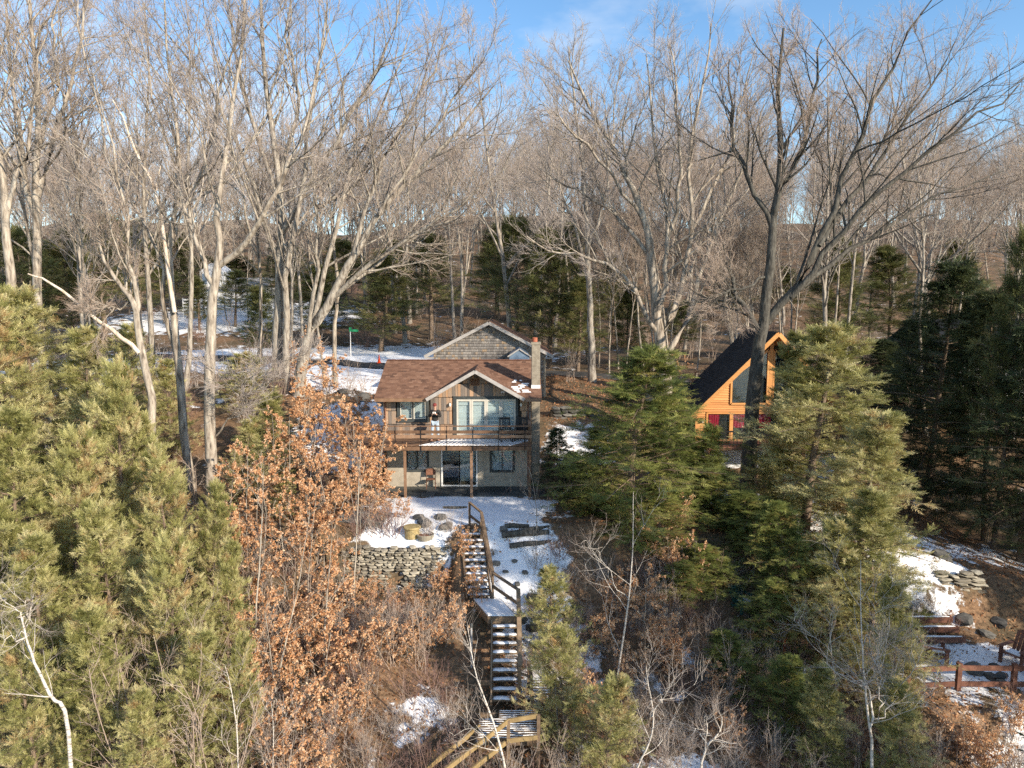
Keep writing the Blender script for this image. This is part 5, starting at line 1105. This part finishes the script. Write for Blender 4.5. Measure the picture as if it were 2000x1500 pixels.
# white house across the road
wh=empty('white_house',(-40,96,7),'white house with long railed deck among trees across the road','house')
def Q(u,v): return P(u,v,95)
x0,x1=Q(338,0)[0],Q(492,0)[0]; zb,zt2=Q(0,640)[2],Q(0,560)[2]; zg=Q(0,520)[2]
MB().box(x0+1,x1-.6,96.5,104,5,zt2).build('wall',M['white_siding'],wh)
MB().prism([(Q(356,0)[0],zt2),(Q(402,0)[0],zt2),(Q(402,0)[0],zg-.6),(Q(379,0)[0],zg+.5),(Q(356,0)[0],zg-.6)],96.4,101).build('tower',M['white_siding'],wh)
MB().box(Q(360,0)[0],Q(370,0)[0],96.3,96.38,zt2+.4,zg-.9).build('window',M['plaster_blue'],wh)
MB().slab([(x0+.4,95.9,zt2-.1),(x1,95.9,zt2-.1),(x1,100.4,zt2+1.4),(x0+.4,100.4,zt2+1.4)],.2).build('roof',M['trim_grey'],wh)
wd=MB().box(x0,x1,93.6,96.4,Q(0,622)[2]-.3,Q(0,622)[2]).build('deck',M['trim_grey'],wh)
for k in range(6): zz=Q(0,616-k*6)[2]; MB().box(x0,x1,93.6,93.66,zz-.1,zz+.12).build('rail',M['white_siding'],wd)
for k in range(9): xx=x0+(x1-x0)*k/8; MB().box(xx-.06,xx+.06,93.5,93.59,4.5,Q(0,582)[2]).build('post',M['white_siding'],wd)
for u in (370,460): MB().box(Q(u,0)[0],Q(u+14,0)[0],96.4,96.48,Q(0,606)[2],Q(0,580)[2]).build('window',M['dark_room'],wh)

# ---------------------------------------------------------------- road things
def cone(x,y,label,white):
    e=empty('traffic_cone',(x,y,H(x,y)+.05),label,'traffic cone'); link('base',MB().box(-.18,.18,-.18,.18,0,.03).mesh('base',M['cone_orange']),e)
    link('cone_body',MB().lathe([(.14,.03),(.075,.38),(.03,.7),(.022,.71)],n=16).mesh('cone_body',M['cone_orange'],smooth=True),e)
    if white: link('collar',MB().lathe([(.093,.30),(.052,.56)],n=16).mesh('collar',M['cone_white']),e); link('collar',MB().lathe([(.05,.58),(.032,.705)],n=16).mesh('collar',M['cone_white']),e)
q=P(595,727,60); cone(-17.6,60.0,'orange traffic cone with white collars by the oak trunk',True); cone(-11.4,60.8,'plain orange traffic cone next to the cabin roof edge',False)
sg=empty('street_sign',(-15.0,66,H(-15,66)),'green street name sign on a slim white post','sign'); zz=6.45-sg.location.z
link('post',MB().tube([(0,0,-.2),(0,0,zz)],.035,8).mesh('post',M['white']),sg); link('sign_blade',MB().box(-.1,.75,-.012,.012,zz,zz+.22).mesh('sign_blade',M['sign_green'],.004),sg); link('sign_blade',MB().box(-.012,.012,-.45,.45,zz+.23,zz+.42).mesh('sign_blade',M['sign_green']),sg)

# ---------------------------------------------------------------- terrace on the right
def rail_fence():
    e=empty('rail_fence',(16.2,22.6,-3.9),'red brown post and rail fence edging the snowy terrace','fence')
    X=[13.2,14.9,16.75,18.6,20.2]
    for x in X: z0=H(x,22.5); MB().box(x-.07,x+.07,22.43,22.57,z0-.3,z0+.95).build('post',M['red_wood'],e)
    for a_,b_ in zip(X,X[1:]):
        for dz in (.78,.22): MB().beam((a_+.07,22.5,H(a_,22.5)+dz),(b_-.07,22.5,H(b_,22.5)+dz),.05,.17).build('rail',M['red_wood'],e)
rail_fence()
def adirondack(x,y,rz,mat,label,sc=1,tilt=0):
    e=empty('adirondack_chair',(x,y,H(x,y)-.02),label,'chair',None,rz); e.scale=(sc,)*3; e.rotation_euler=(tilt,0,rz)
    def part(n,mb): link(n,mb.mesh(n,mat),e)
    for k in range(5): part('back_slat',MB().beam((-.24+k*.12,.18,.28),(-.27+k*.135,.52,1.02-.03*abs(k-2)**1.5),.10,.02,up=(0,1,.4)))
    for k in range(4): part('seat_slat',MB().beam((-.28,-.33+k*.14,.40-k*.033),(.28,-.33+k*.14,.40-k*.033),.12,.02))
    for sx in (-.32,.32):
        part('armrest',MB().box(sx-.07,sx+.07,-.42,.32,.57,.59)); part('leg',MB().box(sx-.04,sx+.04,-.38,-.28,0,.57)); part('leg',MB().beam((sx,-.3,.36),(sx,.55,.02),.03,.10))
    link('snow',MB().box(-.22,.22,-.3,.05,.402,.43).mesh('snow',M['snow'],.01),e)
    return e
adirondack(8.7,25.8,R_(25),M['teal'],'dark green slatted garden chair under the hemlocks')
adirondack(9.6,24.6,R_(-30),M['red_plastic'],'red slatted garden chair half hidden by hemlock boughs')
adirondack(10.1,25.6,R_(-70),M['red_plastic'],'red slatted garden chair facing the dark green one')
adirondack(15.05,24.2,R_(70),M['red_wood'],'brown wooden armchair by the stone ring',1.1); adirondack(18.0,24.1,R_(-65),M['red_wood'],'brown wooden armchair beneath the leafy bank',1.1)
st=empty('timber_steps',(15.9,25.6,-3.7),'red brown timber steps dusted with snow below the slabs','steps')
for k in range(3):
    zz=-3.55+k*.2; o=MB().box(14.7,17.0,25.4+k*.42,25.56+k*.42,zz-.22,zz).build('step_timber',M['red_wood'],st); snow_cap(14.75,16.9,25.41+k*.42,25.54+k*.42,zz+.001,o,k+200,.03)

# ---------------------------------------------------------------- saplings that keep their dead leaves
def leaves_at(pos, dr, size, g, droop=0.5):
    n=len(pos); f=norm(dr+np.array([0,0,-droop])+g.normal(0,.45,(n,3))); u=norm(g.normal(0,1,(n,3))+np.array([0,-.3,.6])); cu_=g.uniform(-.25,.25,n); sd=norm(np.cross(u,f)); u=np.cross(f,sd)
    T=np.array([(0,0,0),(.35,.24,.07),(.75,.20,.05),(1,0,-.05),(.75,-.20,.05),(.35,-.24,.07),(.5,0,-.02)])
    V=pos[:,None,:]+(f[:,None,:]*T[None,:,0:1]+sd[:,None,:]*T[None,:,1:2]+u[:,None,:]*(T[None,:,2:3]+cu_[:,None,None]*T[None,:,0:1]**2))*size[:,None,None]
    TFc=np.array([(0,6,2,1),(6,3,3,2),(0,5,4,6),(6,4,3,3)]); TFc=np.array([(0,6,2,1),(0,5,4,6)]); TF2=np.array([(6,3,2),(6,4,3)])
    q=np.concatenate([np.array([(0,6,1),(1,6,2),(2,6,3),(3,6,4),(4,6,5),(5,6,0)])])
    F_=(q[None]+(np.arange(n)*7)[:,None,None]).reshape(-1,3)
    return V.reshape(-1,3),F_,np.repeat(np.clip(g.normal(.55,.24,n),0,1),7)
def sapling_proto(name, seed, Ht, nst, spread, nleaf, label, group, mleaf='oak_leaf', lsize=.088, cat='sapling', r0=.03):
    g=np.random.default_rng(seed)
    st=grow(np.zeros((nst,3)),np.column_stack([g.normal(0,.22,nst),g.normal(0,.22,nst),np.ones(nst)]),Ht*g.uniform(.7,1,nst),8,.06,.05,g); rs_=taper(np.full(nst,r0),8,.2)
    s,d,l,r=kids(st,rs_,13,.15,.98,spread,10,.42,.5,g); p1=grow(s,d,l,6,.12,.02,g); r1=taper(np.clip(r,.006,.016),6,.4)
    s,d,l,r=kids(p1,r1,5,.3,1.,45,12,.4,.6,g,lmin=.15); p2=grow(s,d,l,4,.14,0,g); r2=taper(np.clip(r,.004,.007),4,.5)
    wood=merge([tubes(st,rs_,6),tubes(p1,r1,4),tubes(p2,r2,3)])
    k=max(1,int(nleaf/len(p2))); a=kids(p2,r2,k,.25,1.,50,18,.4,.5,g)
    V,F_,ti=leaves_at(a[0],a[1],lsize*g.uniform(.65,1.3,len(a[0])),g)
    e=empty(name,(0,0,0),label,cat,group); link('stem',npmesh('stem',wood[0],wood[1],M['bark_grey'],smooth=True),e)
    tag(link('leaves',npmesh('leaves',V,F_,M[mleaf],tint=ti),e),kind='stuff'); return e
gS='saplings holding rust orange dead leaves on the bank'
sp=[sapling_proto('oak_sapling',71,4.6,1,55,2300,'tall oak sapling full of rust orange dead leaves on the bank',gS),
    sapling_proto('oak_sapling',72,3.2,2,60,2000,'spreading oak sapling with orange dead leaves on the bank',gS),
    sapling_proto('beech_sapling',73,2.0,3,62,1500,'low beech bush with coppery dead leaves on the bank',gS,lsize=.08,r0=.02),
    sapling_proto('oak_sapling',74,5.4,1,48,1300,'lanky sapling with sparse orange leaves on the bank',gS)]
sr=random.Random(17)
def sset(k,u,v,Y,s): x=P(u,v,Y)[0]; place(sp[k],x,Y,s,sr.uniform(0,6.28))
for k,u,v,Y,s in [(0,700,980,31.0,1.00),(0,655,960,31.6,1.05),(1,735,960,31.0,0.95),(0,620,950,33,1.10),(0,590,900,35,1.00),(1,660,880,36,1.10),(1,620,880,38,1.10),(2,700,830,38,1.30),(0,560,980,30,1.00),(1,520,1000,28.5,1.10),
    (0,600,1000,28.5,0.95),(1,650,1020,28.2,1.00),(0,480,1020,27,1.00),(1,560,1060,26.5,1.00),(3,515,1150,25,1.00),(3,600,1150,25.6,0.95),(1,640,1120,26.2,1.00),(2,690,1120,26.4,0.66),(0,470,1130,25,1.00),(1,530,1180,24,1.10),(2,600,1200,24,1.30),
    (2,660,1190,25,1.20),(2,720,1180,25.6,0.61),(2,770,1190,25.4,0.50),(2,820,1190,25.6,0.55),(1,855,1190,25.9,0.41),(2,870,1130,26.6,0.55),(2,560,1260,22.5,1.20),(1,620,1270,22.3,0.90),(2,680,1260,22.6,1.20),(2,740,1250,23.4,1.00),(2,800,1260,23.6,0.90),
    (3,540,1350,21,0.90),(1,500,1250,22,1.00),(2,590,1350,20.6,1.20),(2,650,1340,20.8,1.00),(1,520,1420,19.6,0.70),(2,700,1330,21.3,0.80),(2,930,1180,25.6,0.75),(2,905,1120,27.0,0.70),(2,890,1210,24.6,0.80),(2,850,1240,24,0.80),(1,760,1120,26.6,0.33),
    (2,1210,1150,25,1.10),(1,1260,1180,24.5,0.90),(2,1290,1230,23.5,1.10),(2,1320,1250,23,1.00),(2,1230,1260,22.5,0.90),(2,1880,1430,20.6,1.00),(2,1940,1450,20.2,0.90),(2,1980,1400,21,0.80),(2,1430,1400,20.4,0.80),(2,1400,1320,22,0.90),(2,1330,1080,28,0.90),
    (1,1350,700,48,1.00),(1,1380,730,46,0.90),(2,560,720,50,1.40),(2,1010,1280,21.5,0.50),(1,640,760,44,1.1),(1,590,760,46,1.2),(0,440,1000,27.5,.9),(1,450,1080,26,1.0),(1,440,1180,23.5,.9),(0,590,820,37,1.0),(0,735,930,31.4,1.0),(1,710,930,31.2,1.3),(0,720,900,34.5,.8),(1,690,1000,29.6,1.0),(1,620,1060,27,1.1),(0,540,900,33,.9),(2,760,1030,29.0,.7),(2,730,1060,28.4,.8),(2,790,1040,28.9,.5),(1,480,1320,20.8,.9),(2,560,1440,18.8,1.0),(2,630,1430,19,.9),(2,730,1190,26.5,.6),(2,860,1180,26.6,.7),(2,800,1200,26.2,.5),(2,1300,1130,26.6,.9),(2,1260,1090,27.2,.8),(1,1340,1150,26,.8),(2,1180,1200,23.8,.9),(2,1150,1300,21.4,.8)]:
    sset(k,u,v,Y,s)
# bare brush
def brush_proto(name,seed,Ht,nst,label,group,mat,lean=.35,n=(7,6)):
    g=np.random.default_rng(seed)
    st=grow(np.column_stack([g.normal(0,.18,nst),g.normal(0,.18,nst),np.zeros(nst)-.05]),np.column_stack([g.normal(0,lean,nst),g.normal(0,lean,nst),np.ones(nst)]),Ht*g.uniform(.5,1,nst),7,.09,.03,g); r0=taper(np.full(nst,.012),7,.3)
    s,d,l,r=kids(st,r0,n[0],.2,1.,35,12,.4,.6,g); p1=grow(s,d,l,5,.12,.05,g); r1=taper(np.clip(r,.004,.007),5,.5)
    s,d,l,r=kids(p1,r1,n[1],.15,1.,38,14,.4,.7,g); p2=grow(s,d,l,3,.14,.04,g); r2=taper(np.clip(r,.0028,.004),3,.5)
    e=empty(name,(0,0,0),label,'shrub',group); w_=tubes(st,r0,4); f_=merge([tubes(p1,r1,3),tubes(p2,r2,3)])
    link('stem',npmesh('stem',w_[0],w_[1],mat),e); tag(link('twigs',npmesh('twigs',f_[0],f_[1],mat),e),kind='stuff'); return e
gU='bare brush tangled over the bank'
bp=[brush_proto('bare_shrub',81,2.0,16,'bare reddish shrub tangled over the bank',gU,M['twig_red']),brush_proto('bare_shrub',82,1.6,20,'bare grey brown shrub tangled over the bank',gU,M['twig']),
    brush_proto('bare_shrub',83,2.6,10,'tall thin bare shrub on the bank',gU,M['twig_warm'],.2)]
def bset(k,x,y,s): place(bp[k],x,y,s,sr.uniform(0,6.28))
n=0; bs=[]
while n < 272:
    y=sr.uniform(16.5,27.2); x=sr.uniform(-11,17)
    if -2.1<x<.6 and y>21.2 : continue
    if -1.4<x<1.3 and y>19.2 and y<=21.8: continue
    if x>12.6 and 21.3<y<26: continue
    if -7<x<-2.2 and 25.5<y: continue
    if x<-6 and sr.random()<.3: continue
    if any((x-a_)**2+(y-b_)**2<.45 for a_,b_ in bs): continue
    if snow_at(x,y)>.85 and sr.random()<.6: continue
    bs.append((x,y)); bset(sr.choice([0,0,1,1,2]),x,y,sr.uniform(.6,1.1)*(0.8 if y>24 else 1)); n+=1
for u_,v_,Y_ in [(1255,1110,26.3),(1285,1120,26.0),(1310,1140,25.6),(1270,1160,25.2),(1300,1180,24.8),(1340,1160,25.2),(1240,1180,24.6),(1330,1120,26.4),(690,1200,24.8),(745,1050,28.2),(770,1055,28.1),(720,1055,28.2),(700,1060,28.0),(840,1060,27.9),(880,1050,28.1),(780,1210,24.6),(840,1210,24.4)]:
    bset(sr.choice([0,1]),P(u_,v_,Y_)[0],Y_,sr.uniform(.7,1.0))
gW='undergrowth of the wood'
wb=[brush_proto('woodland_brush',84,2.2,14,'bare reddish brush among the trunks of the wood',gW,M['twig_red']),brush_proto('woodland_brush',85,2.0,16,'bare grey brush among the trunks of the wood',gW,M['twig']),brush_proto('woodland_brush',86,3.0,9,'tall bare brush among the trunks of the wood',gW,M['twig_warm'],.2)]
for k in range(70):
    y=sr.uniform(150,225); x=sr.uniform(-.8,.8)*y; place(wb[sr.choice([0,1,2,2])],x,y,sr.uniform(2.5,4),sr.uniform(0,6.28))
for k in range(210):
    y=sr.uniform(40,130); x=sr.uniform(-.75,.75)*y
    if abs(y-road_y(x))<2.6 and x<16: continue
    if -7<x<2.8 and y<53: continue
    if -.31<x/y<-.16 and y<66: continue
    if 7.5<x<19.5 and y<51: continue
    place(wb[sr.choice([0,1,2,2])],x,y,sr.uniform(.9,1.8),sr.uniform(0,6.28))
for k in range(26):
    x=sr.uniform(-20,-8.5); y=sr.uniform(31,46); place(wb[sr.choice([0,1,2])],x,y,sr.uniform(.7,1.2),sr.uniform(0,6.28))
for k in range(14):
    place(bp[2],sr.uniform(-14.5,-7),sr.uniform(18,26),sr.uniform(1.4,2.3),sr.uniform(0,6.28),label='tall thin bare shrub poking through the olive hemlocks')
for x,y in [(-36,90),(-38.5,88),(-41,91),(-43.5,89),(-34,92),(-39.8,92.2)]: place(protos[3],x,y,sr.uniform(.6,.8),sr.uniform(0,6))
# slim birches and poles at the water side
def slim(name,label,Y,trunk,r,limbs,mat,seed,tw='twig',n=(3,3,2),lm=1.3,group=None): return hero(name,label,Yp(Y,*trunk),r,[(Yp(Y,*l),a_,b_) for l,a_,b_ in limbs],M[mat],M[tw],seed,n,twig=.003,lmax2=lm,t0=.25,lf=(.42,.5,.5),group=group,slimt=True)
slim('birch','slender white birch leaning across the lower stair platform',18.6,[(988,1510),(972,1440),(952,1380,.2),(930,1320,.4),(920,1270,.6),(914,1225,.8)],(.045,.012),[([(980,1485),(955,1450),(925,1432),(880,1430)],.02,.006)],'birch',91,n=(3,3,2),lm=.8)
slim('birch','white birch bent over the olive hemlock thicket',17.2,[(132,1410),(100,1360),(66,1290),(48,1235),(40,1195)],(.065,.02),[([(44,1215),(52,1190),(58,1165)],.02,.008),([(50,1245),(25,1245),(-10,1240)],.022,.008),([(42,1205),(20,1180),(0,1165)],.018,.006)],'birch',92)
slim('birch','many stemmed white birch low in front of bushy hemlock',18.6,[(1702,1530),(1703,1450),(1697,1412),(1690,1340),(1684,1270),(1681,1180),(1681,1095)],(.06,.010),
   [([(1700,1420),(1698,1340),(1704,1300),(1716,1272)],.035,.012),([(1704,1410),(1712,1370),(1730,1300),(1738,1200)],.025,.006),([(1692,1345),(1650,1322),(1625,1290),(1615,1240)],.022,.006),([(1705,1405),(1740,1370),(1775,1310),(1800,1240)],.02,.005),([(1684,1270),(1705,1200),(1712,1150)],.015,.005)],'birch',93,n=(4,4,3))
slim('birch','straight slim birch rising between hemlock and brush',22.3,[(1205,1330),(1220,1230),(1230,1150),(1236,1060),(1237,960)],(.05,.010),[([(1228,1170),(1180,1100),(1160,1060)],.015,.005)],'birch',94)
slim('birch','stubby white birch in the brush below the hemlocks',17.6,[(1368,1520),(1380,1460),(1405,1430),(1412,1400)],(.05,.015),[([(1383,1455),(1378,1425),(1376,1410)],.02,.008)],'birch',95)
slim('birch','crooked pale birch stem in the brush by the young hemlocks',17.8,[(1240,1520),(1268,1450),(1276,1400),(1265,1330),(1262,1300)],(.035,.010),[([(1274,1400),(1290,1370),(1300,1340)],.015,.005)],'birch',96)
slim('birch','thin birch among the orange saplings and hemlocks',18.2,[(466,1520),(462,1420),(452,1350),(440,1300)],(.03,.010),[],'birch',97)
slim('birch','thin straight birch pole at the sapling edge',18.4,[(533,1520),(534,1430),(530,1370)],(.025,.008),[],'birch',98)
for k,(Y,t) in enumerate([(22,[(497,1330),(500,1200),(510,1050),(515,920)]),(21.5,[(530,1400),(555,1270),(585,1130),(605,1000)]),(23,[(632,1345),(634,1240),(640,1150),(648,1050)]),(26,[(690,1180),(695,1080),(700,960),(705,860)]),(20.5,[(1090,1430),(1085,1330),(1095,1250)])]):
    slim('sapling_pole','thin grey sapling stem standing among orange leaves',Y,t,(.05,.012),[],'bark_pale',110+k,'twig_warm',n=(3,3,2),lm=1.0,group='bare sapling stems on the bank')
slim('bare_sapling','small bare sapling in front of the patio wall corner',27.8,[(1045,1080),(1048,1000),(1038,930),(1025,905)],(.02,.006),[([(1048,1010),(1010,940),(995,930)],.01,.004),([(1046,1040),(1075,980),(1085,960)],.01,.004)],'bark_grey',130,'twig_red',n=(2,2,2),lm=.7)

# ---------------------------------------------------------------- fallen leaves and dry grass
g=np.random.default_rng(77); n=45000
X=g.uniform(-14,24,n*2); Y=16+g.random(n*2)**1.2*36; sn_=snow_at(X,Y)+.25*vnoise(X,Y,1.3,8); keepm=(g.random(n*2)<np.clip(1.1-sn_*1.0,.09,1))&~((X>-7)&(X<1.7)&(Y>28.6)&(Y<44))&~((X>-7.2)&(X<-2.2)&(Y>26.9)&(Y<27.9))&~((X>-7.3)&(X<-5)&(Y>28.4)&(Y<29.9)&(g.random(n*2)<.8))
X=X[keepm][:n]; Y=Y[keepm][:n]; m_=len(X); Z=ground_h(X,Y)+.015
V,F_,ti=leaves_at(np.stack([X,Y,Z],-1),np.stack([g.normal(0,1,m_),g.normal(0,1,m_),g.uniform(0,.5,m_)],-1),g.uniform(.07,.14,m_),g,0.0)
tag(link('fallen_leaves',npmesh('fallen_leaves',V,F_,M['litter_leaf'],tint=ti)),'rust brown fallen leaves strewn over the bank','leaves',kind='stuff')
n=26000; X=g.uniform(-12,17,n); Y=g.uniform(16,27,n); k_=(vnoise(X,Y,.7,16)+g.normal(0,.4,n)>.15)&~((X>-2.1)&(X<.6)&(Y>21.5)); X=X[k_];Y=Y[k_]; m_=len(X)
st_=np.stack([X,Y,ground_h(X,Y)-.02],-1); pb=grow(st_,np.stack([g.normal(0,.5,m_),g.normal(0,.5,m_),np.ones(m_)],-1),g.uniform(.15,.5,m_),3,.25,-.15,g)
V,F_=tubes(pb,taper(np.full(m_,.005),3,.3),3)
tag(link('dry_grass',npmesh('dry_grass',V,F_,M['straw'],tint=np.repeat(g.random(m_),9))),'pale dry grass and stalks along the bank','grass',kind='stuff')
clean()
